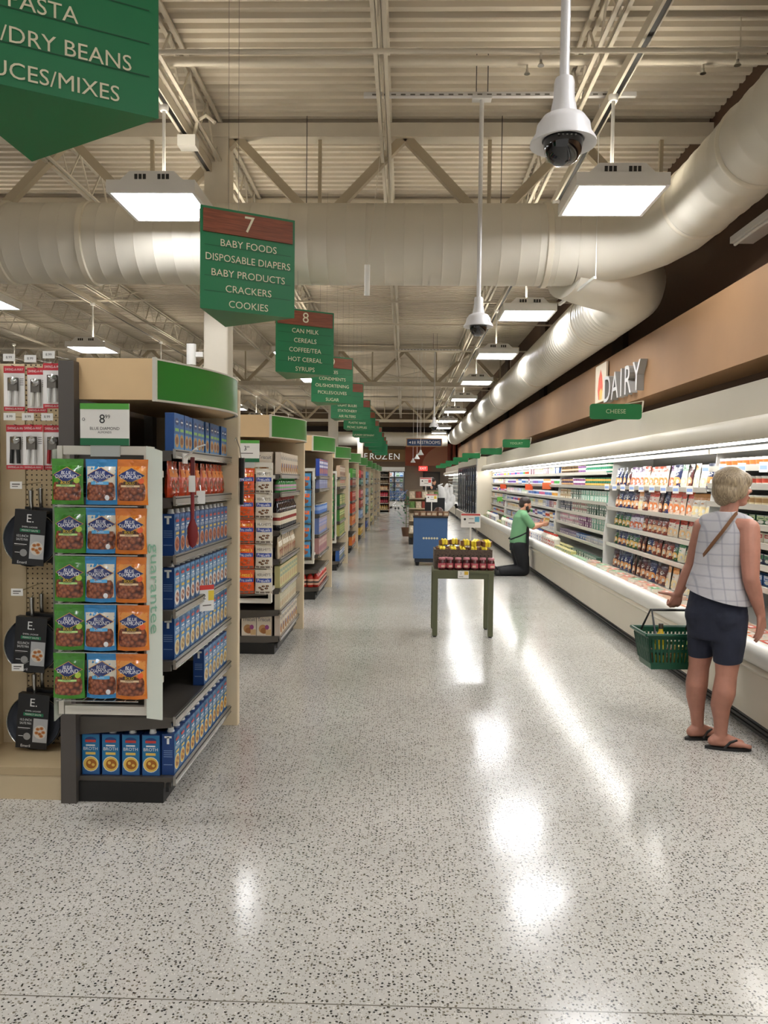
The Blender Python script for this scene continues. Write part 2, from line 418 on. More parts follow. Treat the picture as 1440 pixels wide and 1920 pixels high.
# ---------------------------------------------------------------- air ducts
DUCT = mat('cfc9bb', 0.45, var=0.03, bscale=1.0); SEAM = mat('d4ccba', 0.4)
def ribbed(path_fn, L, r, pitch, m, nseg=32, bump=.006):
    """spiral duct: a tube with a raised seam at every pitch; path_fn(s) gives the point at length s"""
    prof = []; s = 0
    while s < L:
        prof += [(s, r), (min(L, s+pitch*.86), r), (min(L, s+pitch*.93), r+bump)]; s += pitch
    prof.append((L, r))
    b = MB(); b.tube([path_fn(a) for a, _ in prof], [q for _, q in prof], m, nseg)
    return b
tr = empty('air_duct', (0, 9.3, 4.385), 0, 'huge cream spiral air duct crossing above the aisle signs and branching along the brown wall', 'duct')
ribbed(lambda s: (-24+s, 0, 0), 25.95, .462, .22, DUCT, 40, .0055).build('pipe_body', tr)
for x in (-4.75, -3.76, 1.62):
    MB().tube([(x-.04, 0, 0), (x-.03, 0, 0), (x+.03, 0, 0), (x+.04, 0, 0)], [.465, .485, .485, .465], SEAM, 40).build('flange', tr)
for x in (-8.0, -1.2, 1.1):
    MB().rod((x, 0, .45), (x, 0, 1.5), .006, DARK).build('hanger', tr)
ex = [(1.95, 9.3, 4.385), (2.3, 9.29, 4.4), (2.6, 9.2, 4.43), (2.85, 9.0, 4.47), (3.0, 8.7, 4.51), (3.05, 8.3, 4.54)]
NBO = (3.05, 6, 4.55); FBO = (3.05, 20, 4.22)
MB().tube([Vector(p)-Vector((3.05, 6, 4.55)) for p in ex], [.46, .45, .42, .4, .39, .38], DUCT, 36).build('elbow', tr, Vector(NBO)-tr.location)
ribbed(lambda s: (0, 2.3-s, 0), 12.2, .38, .3, DUCT, 36, .006).build('pipe_body', tr, Vector(NBO)-tr.location)
for yy in (8.3, 6.9, 4.6): MB().tube([(0, yy-6.04, 0), (0, yy-6.02, 0), (0, yy-5.98, 0), (0, yy-5.96, 0)], [.382, .396, .396, .382], SEAM, 36).build('flange', tr, Vector(NBO)-tr.location)
for yy in (6.2, 3.0): MB().rod((-.1, yy-6, .36), (-.1, yy-6, 1.5), .005, CREAM).build('hanger', tr, Vector(NBO)-tr.location)
fx = [(1.9, 9.42, 4.2), (2.3, 9.6, 4.17), (2.62, 9.85, 4.17), (2.9, 10.25, 4.19), (3.02, 10.7, 4.21), (3.05, 11.2, 4.22)]
MB().tube([Vector(p)-Vector((3.05, 20, 4.22)) for p in fx], [.40, .44, .45, .45, .45, .445], DUCT, 36).build('elbow', tr, Vector(FBO)-tr.location)
ribbed(lambda s: (0, -8.8+s, 0), 36, .44, .16, DUCT, 36, .007).build('pipe_body', tr, Vector(FBO)-tr.location)
for yy in (12.5, 18, 24, 30, 36): MB().tube([(0, yy-20.03, 0), (0, yy-19.97, 0)], .455, SEAM, 36).build('flange', tr, Vector(FBO)-tr.location)
for yy in (14, 22, 30): MB().rod((-.1, yy-20, .4), (-.1, yy-20, 1.85), .005, CREAM).build('hanger', tr, Vector(FBO)-tr.location)
e2 = empty('air_duct', (0, 47.5, 4.1), 0, 'pale horizontal air duct in front of the far end wall', 'duct')
MB().tube([(-20, 0, 0), (2.6, 0, 0)], .42, DUCT, 24).build('pipe_body', e2)
MB().tube([(-.03, 0, 0), (.03, 0, 0)], .435, SEAM, 24).build('flange', e2)
MB().rod((.02, 0, .0), (-.2, .9, -.1), .022, WHITE, 4).build('strut', tr, Vector((2.1, 8.86, 3.9))-tr.location)
MB().rod((.02, -.02, .0), (.02, -.02, 1.9), .005, WHITE).build('hanger', tr, Vector((2.1, 8.86, 3.9))-tr.location)
wl = empty('strip_light', (3.6, 7.9, 4.2), 0, 'long unlit strip light fixed to the brown wall below the duct', 'light')
MB().box(-.1, .15, -.7, .7, 0, .07, FIX).build('housing', wl); MB().tube([(-.06, -.66, -.02), (-.06, .66, -.02)], .018, WHITE, 8).build('lamp_tube', wl)

# ---------------------------------------------------------------- dome cameras
CAMW = mat('d2d0cf', 0.35); DOME = mat('0c0c10', 0.06, coat=1.0)
def make_cam(top, rail):
    o = empty('dome_camera')
    MB().tube([(0, 0, .28), (0, 0, top)], .023, CAMW, 14).build('pole', o)
    MB().lathe([(.042, .29), (.048, .27), (.05, .2), (.062, .14), (.066, .12), (.10, .105), (.125, .07), (.132, .03), (.155, -.005), (.158, -.02), (.15, -.022), (.10, .0), (.092, .02)], CAMW, None, 36).build('shroud', o)
    dm = MB().lathe([(.093, .01), (.093, -.025), (.086, -.062), (.068, -.092), (.04, -.112), (.001, -.12)], DOME, None, 30).build('dome', o)
    lb = MB()
    for k in range(5): lb.cbox((-.04+.02*k, -.093, -.012), (.008, .008, .006), STEEL)
    lb.build('sensor_strip', dm)
    if rail:
        MB().box(-.1, .1, -.05, .05, top, top+.03, CAMW).build('ceiling_plate', o)
        q = MB().box(-1.24, 1.6, -.025, .025, top+.03, top+.075, CAMW)
        for k in range(26): q.box(-1.15+k*.1, -1.1+k*.1, -.027, -.0251, top+.04, top+.055, GREY)
        q.build('support_rail', o)
        MB().rod((-.06, 0, top+.07), (-.06, 0, 6.1-3.25), .006, DARK).rod((.06, 0, top+.07), (.06, 0, 6.1-3.25), .006, DARK).build('threaded_rod', o)
    return o
for p, l, tp, rl in (((.742, 3.8, 3.235), 'white dome security camera nearest the lens, on a thick pole', 2.88, False), ((.765, 8.3, 3.25), 'white dome security camera on a long pole under the slotted rail', 2.335, True), ((.902, 24, 3.26), 'small distant dome camera on a pole above the restroom sign', 2.3, True)):
    o = make_cam(tp, rl); o.location = p; tag(o, l, 'security camera')
for i, (x, yy, z) in enumerate(((.53, 25.6, 2.43), (.45, 28, 2.36), (.34, 31, 2.30))):
    o = empty('pendant_lamp', (x, yy, z), 0, 'small white bell pendant under the restroom sign, %s from the camera' % nth(i+1), 'pendant', 'bell pendants')
    MB().lathe([(.10, 0), (.095, .03), (.045, .1), (.03, .16), (.01, .17)], WHITE, None, 20).build('lamp_shade', o); MB().rod((0, 0, .16), (0, 0, 6.13-z), .008, WHITE, 6).build('cord', o)
o = empty('access_point', (-.43, 8.5, 3.6), 0, 'slim white antenna stick hanging on a cord from the middle joist', 'antenna')
MB().rbox(-.03, .03, -.02, .02, 0, .33, .012, WHITE).build('body', o); MB().rod((0, 0, .33), (.16, .3, 2.0), .005, CREAM).build('cord', o)
o = empty('access_point', (-2.70, 9.75, 3.02), 0, 'white oval wireless box mounted on the first column', 'antenna')
MB().rbox(-.06, .06, -.05, .05, 0, .26, .045, WHITE).build('body', o); MB().box(.05, .15, -.02, .02, .1, .16, WHITE).build('bracket', o)
o = empty('junction_box', (-2.46, 8.75, 5.28), 0, 'small white junction box under the track by the first column', 'junction box')
MB().box(-.1, .1, -.08, .08, 0, .12, WHITE).build('body', o); MB().tube([(.06, 0, .1), (.1, 0, .3), (.2, 0, .36), (.3, 0, .28)], .02, CREAM, 8).build('conduit', o)

# ---------------------------------------------------------------- hanging aisle signs
BROWNP = woodgrain('6d3720', '8a4a2e')
SIGN_V = [(0.0, 0.0), (.62, .34), (.02, .69)]
def make_sign(no, lines, top=3.34):
    o = empty('aisle_sign')
    b = MB().prism(SIGN_V, 0, .72, SIGNGREEN)
    for i in range(3):
        p, q = Vector(SIGN_V[i]), Vector(SIGN_V[(i+1) % 3]); dv = (q-p).normalized(); nn = Vector((dv.y, -dv.x))
        for k in range(1, 5):
            z = .02+.107*k; c = (p+q)/2+nn*.001
            a1 = p+dv*.03+nn*.0015; a2 = q-dv*.03+nn*.0015
            b.poly([(a1.x, a1.y, z), (a2.x, a2.y, z), (a2.x, a2.y, z+.004), (a1.x, a1.y, z+.004)], mat('08492a', .5))
    b.build('sign_body', o)
    for i in range(3):
        p, q = Vector(SIGN_V[i]), Vector(SIGN_V[(i+1) % 3]); L = (q-p).length; ang = math.atan2(q.y-p.y, q.x-p.x)
        M = TR((p.x+q.x)/2, (p.y+q.y)/2, 0) @ RZ(ang)
        h = MB().box(-L/2+.02, L/2-.02, -.012, -.001, .54, .70, BROWNP, M)
        if i == 0 or True: h.text(no, .165, LETTER, M @ TR(0, -.014, .622))
        h.build('number_panel', o)
        for k, s in enumerate(lines):
            if s == '-':
                continue
            t = MB().text(s, .071, LETTER, M @ TR(0, -.004, .474-.107*k), None, L-.075)
            t.build('lettering', o)
    for x, yy in ((.2, .33), (.06, .62)):
        MB().rod((x, yy, .715), (x, yy, top if top > 2 else 1.2 if yy < .5 else 1.13), .0018, GREY).build('hanging_wire', o)
    return o
SIGNS = [('6', ['SEAFOOD', 'RICE', 'PASTA', 'RICE/DRY BEANS', 'SAUCES/MIXES']), ('7', ['BABY FOODS', 'DISPOSABLE DIAPERS', 'BABY PRODUCTS', 'CRACKERS', 'COOKIES']),
         ('8', ['CAN MILK', 'CEREALS', 'COFFEE/TEA', 'HOT CEREAL', 'SYRUPS']), ('9', ['MIXES', 'CONDIMENTS', 'OIL/SHORTENING', 'PICKLES/OLIVES', 'SUGAR']),
         ('10', ['-', '-', 'LIGHT BULBS', 'STATIONERY', 'AIR FILTERS']), ('11', ['-', '-', '-', 'PLASTIC BAGS', 'PICNIC SUPPLIES']), ('12', ['-', '-', '-', '-', 'LAUNDRY DETERGENT']),
         ('13', ['-']), ('14', ['-']), ('15', ['-']), ('16', ['-']), ('17', ['-'])]
SIGNS[0] = ('6', ['-', '-']+SIGNS[0][1][2:])
SNAME = {0: 'with the pasta and dry beans lettering', 1: 'numbered seven, for baby foods and cookies', 2: 'numbered eight, for cereals and coffee', 3: 'for condiments and sugar', 4: 'for light bulbs and stationery', 5: 'for plastic bags', 6: 'for laundry goods'}
for i, (no, ls) in enumerate(SIGNS):
    o = make_sign(no, ls, 1.2 if i == 2 else 3.34)
    o.location = (-1.457+(0.0 if i != 0 else .0), 5.482+3.2*(i-1)+(0.13 if i > 2 else 0), 2.8)
    tag(o, 'green three-sided hanging aisle sign '+SNAME.get(i, 'with a brown top, %s from the camera' % nth(i+1)), 'sign', 'hanging aisle signs')

# restroom, exit, frozen signs
o = empty('restroom_sign', (.65, 26, 2.72), 0, 'blue hanging restroom sign with white letters in a wooden frame', 'sign')
MB().box(-.57, .57, -.02, .02, .03, .25, mat('1f3b66', .5)).build('sign_board', o)
MB().box(-.6, .6, -.03, .03, 0, .03, mat('a9835f', .5)).box(-.6, .6, -.03, .03, .25, .28, mat('a9835f', .5)).box(-.6, -.57, -.03, .03, .03, .25, mat('a9835f', .5)).box(.57, .6, -.03, .03, .03, .25, mat('a9835f', .5)).build('frame', o)
t = MB().text('RESTROOMS', .15, mat('f0f0ee', .6), TR(.15, -.022, .14), None, .76)
t.build('lettering', o); t = MB(); t.poly([(-.52, -.022, .14), (-.44, -.022, .1), (-.44, -.022, .18)], mat('f0f0ee', .6))
for x in (-.38, -.31):
    t.disc(x, .178, .015, .015, -.022, mat('f0f0ee', .6)); t.rect(x-.018, x+.018, .09, .17, -.022, mat('f0f0ee', .6))
t.build('pictogram', o)
for x in (-.15, 0): MB().rod((x, 0, .28), (x, 0, 3.3), .006, WHITE).build('hanging_rod', o)
o = empty('exit_sign', (1.2, 49.8, 2.2), 0, 'small red lit exit sign on the end wall', 'sign')
MB().box(-.28, .28, -.03, .03, 0, .3, mat('e0473f', .5, emit=1.2)).build('sign_face', o); MB().text('EXIT', .2, mat('f5d5d0', .5, emit=1.0), TR(0, -.035, .15)).build('lettering', o)
MB().box(-.1, .1, .03, .2, .1, .2, WHITE).build('bracket', o)
def big_letters(name, s, step, size, depth, mface, mside, label, parent_loc, rz, extra=None):
    o = empty(name, parent_loc, rz, label, 'sign')
    for i, ch in enumerate(s):
        vs, fs = text_geo(ch); b = MB()
        b.add([(v.x*size, -depth, v.y*size) for v in vs], fs, mface)
        eds = {}
        for f in fs:
            for a, c in zip(f, f[1:]+f[:1]): eds[(a, c)] = 1
        rim = [(a, c) for a, c in eds if (c, a) not in eds]
        for a, c in rim:
            p, q = vs[a], vs[c]
            b.add([(p.x*size, -depth, p.y*size), (q.x*size, -depth, q.y*size), (q.x*size, 0, q.y*size), (p.x*size, 0, p.y*size)], [(0, 1, 2, 3)], mside)
        l = b.build('letter', o); l.location = (step[i] if isinstance(step, list) else i*step, 0, 0)
    return o
big_letters('frozen_sign', 'FROZEN', .4, .56, .08, mat('e2e0d8', .5, emit=.5), mat('77736c', .5), 'white raised frozen lettering on the tan band of the end wall', (-2.5, 49.9, 3.08), 0)
o = big_letters('dairy_sign', 'DAIRY', [.0, .45, .80, 1.13, 1.56], .60, .10, mat('c9c8c6', .5), mat('8a8884', .5), 'silver raised dairy lettering standing on the tan band', (3.3, 12.45, 3.06), -PI/2)
q = MB().box(-.95, -.25, -.05, -.02, -.12, .5, mat('d9cdb6', .5)).build('picture_panel', o)
q2 = MB().poly([(-.72, -.052, -.08), (-.5, -.052, -.08), (-.45, -.052, .12), (-.5, -.052, .3), (-.6, -.052, .42), (-.72, -.052, .28), (-.78, -.052, .08)], mat('d3573a', .5))
q2.poly([(-.66, -.053, -.09), (-.5, -.053, -.09), (-.46, -.053, .03), (-.55, -.053, .1), (-.66, -.053, .05)], mat('e3b35a', .5)); q2.build('printed_picture', q)
# ================================================================ PRODUCT BUILDERS (all face local -Y, base at z = 0)
def box_product(name, w, d, h, body, art=(), cap=None, bev=0.0, side=None):
    b = MB().box(-w/2, w/2, -d/2, d/2, 0, h, body)
    e = .0004
    for op in art:
        yy = -d/2-e; e += .0003
        if op[0] == 'r': b.rect(op[1]*w, op[2]*w, op[3]*h, op[4]*h, yy, op[5])
        elif op[0] == 'e': b.disc(op[1]*w, op[2]*h, op[3]*w, op[4]*h, yy, op[5])
        elif op[0] == 't': b.text(op[1], op[4]*h, op[5], TR(op[2]*w, yy, op[3]*h), None, (op[6] if len(op) > 6 else .9)*w)
    if side:
        for s in (-1, 1):
            x = s*(w/2+.0005)
            b.poly([(x, -s*-d*.4, h*.08), (x, -s*d*.4, h*.08), (x, -s*d*.4, h*.6), (x, -s*-d*.4, h*.6)][::1], side)
    if cap:
        b.lathe([(.014, 0), (.014, .012), (.012, .016)], cap, TR(0, -d*.12, h), 12); b.box(-w/2, w/2, -.0015, .0015, h, h+.012, body)
    return b.build(name)
class Pouch:
    def __init__(s, w, h, t, seed=0, flat=.86):
        s.w, s.h, s.t, s.flat = w, h, t, flat; r = random.Random(seed); s.ph = [r.uniform(0, 6) for _ in range(4)]
    def T(s, x, z):
        k = min(1, max(0, z/s.h)); a = min(1, abs(2*x/s.w))
        th = s.t*min(1.0, .72+2.2*k)*max(0.0, 1-(k/s.flat)**3 if k < s.flat else 0)
        wr = .0021*math.sin(9*k*3+s.ph[0]+x*60)+.0018*math.sin(x*140+s.ph[1]+k*7)
        return max(.0012, th/2*(1-a**2.6))+wr*(1-a)
    def P(s, x, z, off=0, sgn=-1):
        k = z/s.h; pinch = 1-.05*math.sin(PI*min(1, max(0, k)))
        return (x*pinch, sgn*(s.T(x, z)+off), z)
    def shell(s, b, m, mtop=None, mbot=None, nx=10, nz=14):
        for sg in (-1, 1):
            for j in range(nz):
                mm = mtop if mtop and (j+.5)/nz > .82 else mbot if mbot and (j+.5)/nz < .12 else m
                vs = []; fs = []
                for q in (j, j+1):
                    for i in range(nx+1): vs.append(s.P(-s.w/2+s.w*i/nx, s.h*q/nz, 0, sg))
                for i in range(nx): f = (i, i+1, nx+1+i+1, nx+1+i); fs.append(f if sg < 0 else f[::-1])
                b.add(vs, fs, mm, True)
        n = nx; vs = [s.P(-s.w/2+s.w*i/n, 0, 0, -1) for i in range(n+1)]+[s.P(-s.w/2+s.w*i/n, 0, 0, 1) for i in range(n+1)]
        b.add(vs, [(i+1, i, n+1+i, n+2+i) for i in range(n)], mbot or m); return s
    def patch(s, b, x0, x1, z0, z1, m, off=.0008, nx=8, nz=6, rnd=0.0):
        vs = []; fs = []
        for j in range(nz+1):
            v = j/nz; sh = 1-rnd*(abs(2*v-1)**4)
            for i in range(nx+1):
                u = -1+2*i/nx; x = (x0+x1)/2+u*(x1-x0)/2*sh; z = z0+(z1-z0)*v
                if rnd: z += (z1-z0)*.12*rnd*(1-u*u)*(1 if v > .5 else -1)*abs(2*v-1)
                vs.append(s.P(x, z, off))
        for j in range(nz):
            for i in range(nx): a = j*(nx+1)+i; fs.append((a, a+1, a+nx+2, a+nx+1))
        b.add(vs, fs, m, True)
    def ring(s, b, pts, m, off):
        cx = sum(p[0] for p in pts)/len(pts); cz = sum(p[1] for p in pts)/len(pts); n = len(pts)
        vs = [s.P(cx, cz, off)]
        for k in (.35, .7, 1.0): vs += [s.P(cx+(x-cx)*k, cz+(z-cz)*k, off) for x, z in pts]
        fs = [(0, 1+i, 1+(i+1) % n) for i in range(n)]
        for r in range(2): fs += [(1+r*n+i, 1+(r+1)*n+i, 1+(r+1)*n+(i+1) % n, 1+r*n+(i+1) % n) for i in range(n)]
        b.add(vs, fs, m, True)
    def diamond(s, b, cx, cz, rx, rz, m, off):
        q = []
        c = [(cx-rx, cz), (cx, cz-rz), (cx+rx, cz), (cx, cz+rz)]
        for a, d in zip(c, c[1:]+c[:1]): q += [(a[0]+(d[0]-a[0])*t/4, a[1]+(d[1]-a[1])*t/4) for t in range(4)]
        s.ring(b, q, m, off)
    def oval(s, b, cx, cz, rx, rz, m, off, n=16):
        s.ring(b, [(cx+rx*math.cos(2*PI*k/n), cz+rz*math.sin(2*PI*k/n)) for k in range(n)], m, off)
    def text(s, b, t, cx, cz, size, m, off, maxw=None):
        b.text(t, size, m, None, lambda x, z: s.P(cx+x, cz+z, off), maxw)

FOILB = dict(rough=.2, coat=.6, bump=.45, bscale=18)
NUTS = nuts()
def almond_bag(kind):
    cs = {'green': ('3f8f1f', '3f8f1f', '2c3a1c', 'b9e08a'), 'blue': ('2f8fd0', 'e3dfcf', 'cfcfd0', 'd8ecf4'), 'orange': ('e07a1c', 'ec9a3c', '4a2a10', 'e8c9a0')}[kind]
    body = mat(cs[0], **FOILB); mid = mat(cs[1], **FOILB); dk = mat(cs[2], .4)
    p = Pouch(.146, .205, .058, len(kind)); b = MB()
    p.shell(b, body, body, body)
    p.patch(b, -.067, .067, .022, .172, mid if kind != 'green' else mat('35801f', **FOILB), .0008, 8, 8)
    o = b.build('almond_bag')
    n = MB(); p.patch(n, -.066, .066, .020, .100, NUTS, .0032, 10, 8, .14); n.build('nut_window', o)
    q = MB(); navy = mat('1c2f6e', .3); white = mat('eef0f2', .4)
    p.diamond(q, 0, .132, .068, .037, mat('d7a14a', .4), .0036); p.diamond(q, 0, .132, .064, .034, navy, .0042)
    p.text(q, 'BLUE', 0, .142, .021, white, .0052, .055); p.text(q, 'DIAMOND', 0, .125, .024, white, .0052, .10)
    if kind == 'blue': p.patch(q, -.042, .042, .090, .104, mat('58aee0', .4), .0046, 4, 2); p.oval(q, .036, .032, .01, .012, white, .0044)
    else:
        p.patch(q, -.034, .034, .090, .105, dk, .0046, 4, 2); p.text(q, 'BOLD', 0, .0975, .017, mat('e8c23a', .4), .0056, .06)
        p.patch(q, -.045, .045, .080, .089, mat(cs[3], .4), .0046, 4, 2)
        p.oval(q, .05, .108, .012, .013, mat('b5cf4a' if kind == 'green' else 'e9622a', .4), .0048)
    p.text(q, 'ALMONDS', 0, .085 if kind != 'blue' else .097, .008, INK if kind != 'blue' else white, .0056, .06)
    q.build('brand_panel', o)
    return o
def candy_bag(kind):
    c = {'orange': 'e8571f', 'cream': 'd9d2c2', 'brown': '5a3322'}[kind]
    body = mat(c, **FOILB); p = Pouch(.15, .212, .06, len(kind)+3, .93); b = MB(); p.shell(b, body)
    o = b.build('candy_bag'); q = MB(); blue = mat('26459c', .35)
    p.patch(q, -.07, .07, .10, .135, blue, .001, 8, 3); p.text(q, 'Pretzels', 0, .117, .036, mat('eef0f2', .4), .0018, .12)
    if kind == 'orange': p.text(q, "Reese's", 0, .162, .05, mat('f2c821', .4), .0014, .12)
    else: p.text(q, "HERSHEY'S", 0, .165, .034, mat('3a3430', .4), .0014, .12)
    for x, z in ((-.03, .055), (.0, .068), (.028, .05), (-.01, .04), (.036, .07)):
        p.oval(q, x, z, .016, .009, mat('4a2717' if kind == 'cream' else 'b5441a', .3), .0015, 10); p.oval(q, x+.002, z+.001, .006, .0035, mat('b98a58', .3), .0022, 8)
    p.patch(q, -.07, .07, .006, .022, mat('6e6257', .4), .001, 6, 2)
    q.build('brand_panel', o); return o
def snack_bag(c, c2, w=.10, h=.17, t=.045):
    p = Pouch(w, h, t, 5, .95); b = MB(); p.shell(b, mat(c, **FOILB), None, None, 7, 8)
    p.patch(b, -w*.38, w*.38, h*.55, h*.78, mat(c2, .35), .001, 5, 3); p.oval(b, 0, h*.32, w*.3, h*.16, mat('8a4b25' if c2 != '8a4b25' else 'e8d9b0', .35), .001, 10)
    return b.build('snack_bag')
BROTH = dict(bodyn=mat('173f7c', .35), face=mat('2f6fae', .3), light=mat('5f9fcc', .3))
def broth_carton(kind):
    W_ = mat('eef0ee', .4); soup = {'teal': ('e7c25a', 'a8651f'), 'pale': ('e9ddd0', '9a5a3a'), 'deep': ('c6733a', '8a3a1c'), 'sand': ('d9c48a', 'a57f42')}[kind]
    face = {'teal': mat('1f76a8', .3), 'pale': mat('5d98c6', .3), 'deep': mat('336aa6', .3), 'sand': mat('3f82b8', .3)}[kind]
    art = [('r', -.48, .48, .02, .98, face), ('r', -.48, .48, .02, .2, mat('245e97', .3)), ('e', 0, .27, .44, .19, W_), ('e', 0, .27, .41, .175, mat(soup[0], .4)), ('e', .03, .27, .30, .12, mat(soup[1], .4)), ('e', -.08, .30, .09, .04, mat(soup[0], .4)), ('e', .14, .25, .09, .035, mat(soup[0], .4)),
           ('e', 0, .86, .32, .07, mat('1b3f78', .3)), ('r', -.3, .3, .80, .86, mat('c8423a', .4)), ('t', 'BROTH', 0, .64, .11, W_, .8), ('r', -.28, .28, .5, .56, mat('e8c660', .4)), ('r', -.26, .26, .71, .745, W_)]
    o = box_product('broth_carton', .088, .062, .205, BROTH['bodyn'], art)
    c = MB().lathe([(.015, 0), (.015, .012), (.013, .016)], W_, TR(0, 0, .211), 12).lathe([(.018, 0), (.018, .006)], W_, TR(0, 0, .2052), 12); c.build('cap', o)
    s = MB().box(.0442, .0448, -.006, .006, .155, .19, W_).box(.0442, .0448, -.018, .018, .185, .195, W_)
    for z in (.09, .1, .11, .12, .05): s.box(.0442, .0446, -.022, .022, z, z+.003, mat('7f9cc8', .4))
    m = MB()
    s2 = MB(); s2.v = [Vector((-v.x, v.y, v.z)) for v in s.v]; s2.f = [f[::-1] for f in s.f]; s2.m = s.m; s2.sm = s.sm; s2.mats = s.mats
    s2.build('side_print', o)
    return o
def pasta_box():
    W_ = mat('eef0ee', .4)
    o = box_product('pasta_box', .082, .045, .185, mat('1b4b8c', .35), [('r', -.5, .5, .0, .45, mat('4a93cf', .35)), ('r', -.5, .5, .45, 1, mat('2868ad', .35)), ('e', 0, .78, .36, .1, mat('163a78', .35)), ('e', 0, .27, .4, .18, mat('c69a5c', .5)), ('e', 0, .27, .25, .1, mat('8f5a2e', .5)), ('r', -.36, .36, .52, .6, mat('8fc46a', .4)), ('r', -.22, .22, .76, .80, W_)])
    return o
def bone_tag(): pass
def triscuit_box(c='c9a878'):
    W_ = mat('efe8da', .5)
    return box_product('cracker_box', .135, .05, .20, mat('cdbfae', .5), [('r', -.48, .48, .02, .98, mat('d8ccb8', .5)), ('t', 'Triscuit', 0, .75, .24, mat('23304f', .5), .86), ('e', -.08, .32, .28, .2, mat('b98a58', .6)), ('e', .0, .24, .24, .14, mat('9a6436', .6)), ('r', .12, .48, .05, .3, mat(c, .5)), ('e', .2, .4, .14, .11, mat('8d3f7c' if c != 'c9a878' else '31528f', .5))])
def plain_box(c, c2, c3, w=.12, d=.06, h=.2, name='grocery_box'):
    return box_product(name, w, d, h, mat(c, .45), [('r', -.42, .42, .5, .86, mat(c2, .45)), ('e', 0, .3, .34, .18, mat(c3, .5)), ('r', -.42, .42, .9, .97, mat(c3, .45)), ('r', -.3, .3, .62, .72, mat(c, .45))])
def bottle(c, lab, capc, r=.038, h=.24, name='bottle'):
    b = MB().lathe([(r*.9, 0), (r, .006), (r, h*.6), (r*.86, h*.7), (r*.42, h*.82), (r*.36, h*.9)], mat(c, .12, coat=.6), None, 16)
    o = b.build(name)
    MB().lathe([(r+.0008, h*.15), (r+.0008, h*.52)], mat(lab, .5), None, 16, False).lathe([(r+.0012, h*.28), (r+.0012, h*.38)], mat(capc, .5), None, 16, False).build('label', o)
    MB().lathe([(r*.44, h*.88), (r*.44, h*.99), (r*.38, h)], mat(capc, .4), None, 14).build('cap', o)
    return o
def can(c, lab, r=.04, h=.11, name='tin_can'):
    b = MB().lathe([(r*.97, 0), (r, .003), (r, h-.003), (r*.97, h)], STEEL, None, 16); b.lathe([(r+.0006, .006), (r+.0006, h-.006)], mat(c, .4), None, 16, False); b.lathe([(r+.001, h*.4), (r+.001, h*.75)], mat(lab, .4), None, 16, False)
    return b.build(name)

# ================================================================ END-OF-AISLE SHELF UNITS
SHELFGREY = mat('59544e', .4, .3); RAIL = mat('a7a49d', .28, .8); POST = mat('5b5652', .4, .4)
SHZ = [.123, .42, .70, .95, 1.215, 1.50, 1.73]
def make_endcap(shz):
    o = empty('shelf_unit')
    MB().box(-1.64, -1.165, .01, 1.2, 0, .10, mat('151413', .5)).box(-1.15, -1.135, .0, 1.21, .06, .10, BLACK).build('base', o)
    for yy in (-.02, 1.14): MB().box(-1.66, -1.585, yy, yy+.075, 0, 2.153, POST).build('upright', o)
    MB().box(-1.66, -1.64, .056, 1.139, .08, 2.15, mat('4a3d31', .6)).build('back_panel', o)
    MB().rbox(-1.70, -1.06, 1.221, 1.285, 0, 2.16, .008, PANELTAN).build('end_panel', o)
    for i, z in enumerate(shz):
        s = MB().box(-1.639, -1.12, .02, 1.22, z-.018, z-.0005, SHELFGREY)
        for yy in (.02, 1.19): s.prism([(-1.63, 0), (-1.13, 0), (-1.13, .03), (-1.63, .075)], yy, yy+.012, SHELFGREY, Matrix(((1, 0, 0, 0), (0, 0, 1, 0), (0, -1, 0, z-.018), (0, 0, 0, 1))))
        s = s.build('shelf', o)
        p = MB().box(-1.118, -1.104, .015, 1.22, z-.038, z+.008, RAIL).box(-1.104, -1.100, .015, 1.22, z-.034, z-.028, STEEL).box(-1.104, -1.101, .015, 1.22, z-.004, z+.002, DARK)
        p.build('price_rail', s)
    # header with a bowed green fascia
    A, B, sag, n = Vector((-1.218, .05)), Vector((-1.14, 1.22)), .185, 16
    arc = []
    for k in range(n+1):
        t = k/n; p = A+(B-A)*t; arc.append((p.x+sag*4*t*(1-t)*(.75+.5*t), p.y))
    h = MB().box(-1.597, -1.218, .04, .058, 1.975, 2.175, TAN).build('header', o)
    MB().prism([(-1.597, .058), (-1.225, .058)]+[(x-.012, y) for x, y in arc]+[(-1.597, 1.22)], 1.98, 1.992, TAN).build('header_underside', h)
    f = MB(); fp = arc+[(x-.01, y) for x, y in arc[::-1]]; f.prism(fp, 1.978, 2.172, GREEN, None, True); f = f.build('header_fascia', o)
    e = MB()
    for z0, z1 in ((1.970, 1.980), (2.170, 2.178)): e.prism([(x+.003, y) for x, y in arc]+[(x-.013, y) for x, y in arc[::-1]], z0, z1, mat('cfcabd', .4))
    e.box(-1.225, -1.205, .035, .052, 1.968, 2.18, mat('cfcabd', .4)); e.build('header_trim', f)
    return o
EN = ['nearest', 'second', 'third', 'fourth', 'fifth', 'sixth', 'seventh', 'eighth', 'ninth', 'tenth', 'eleventh']
EY = [3.70, 6.95, 10.17, 13.45, 16.7, 19.95, 23.2, 26.45, 29.7, 32.95]
SHZ2 = [.16, .40, .60, .865, 1.13, 1.47, 1.64]
EDESC = ['stocked with blue broth cartons', 'stocked with crackers and dark bottles', 'stocked with blue and red packs', 'stocked with green and yellow packs', 'stocked with orange packs', 'hung with toys', 'with pale blue packs', 'with pale yellow packs', 'almost hidden by its neighbour', 'farthest down the aisle']
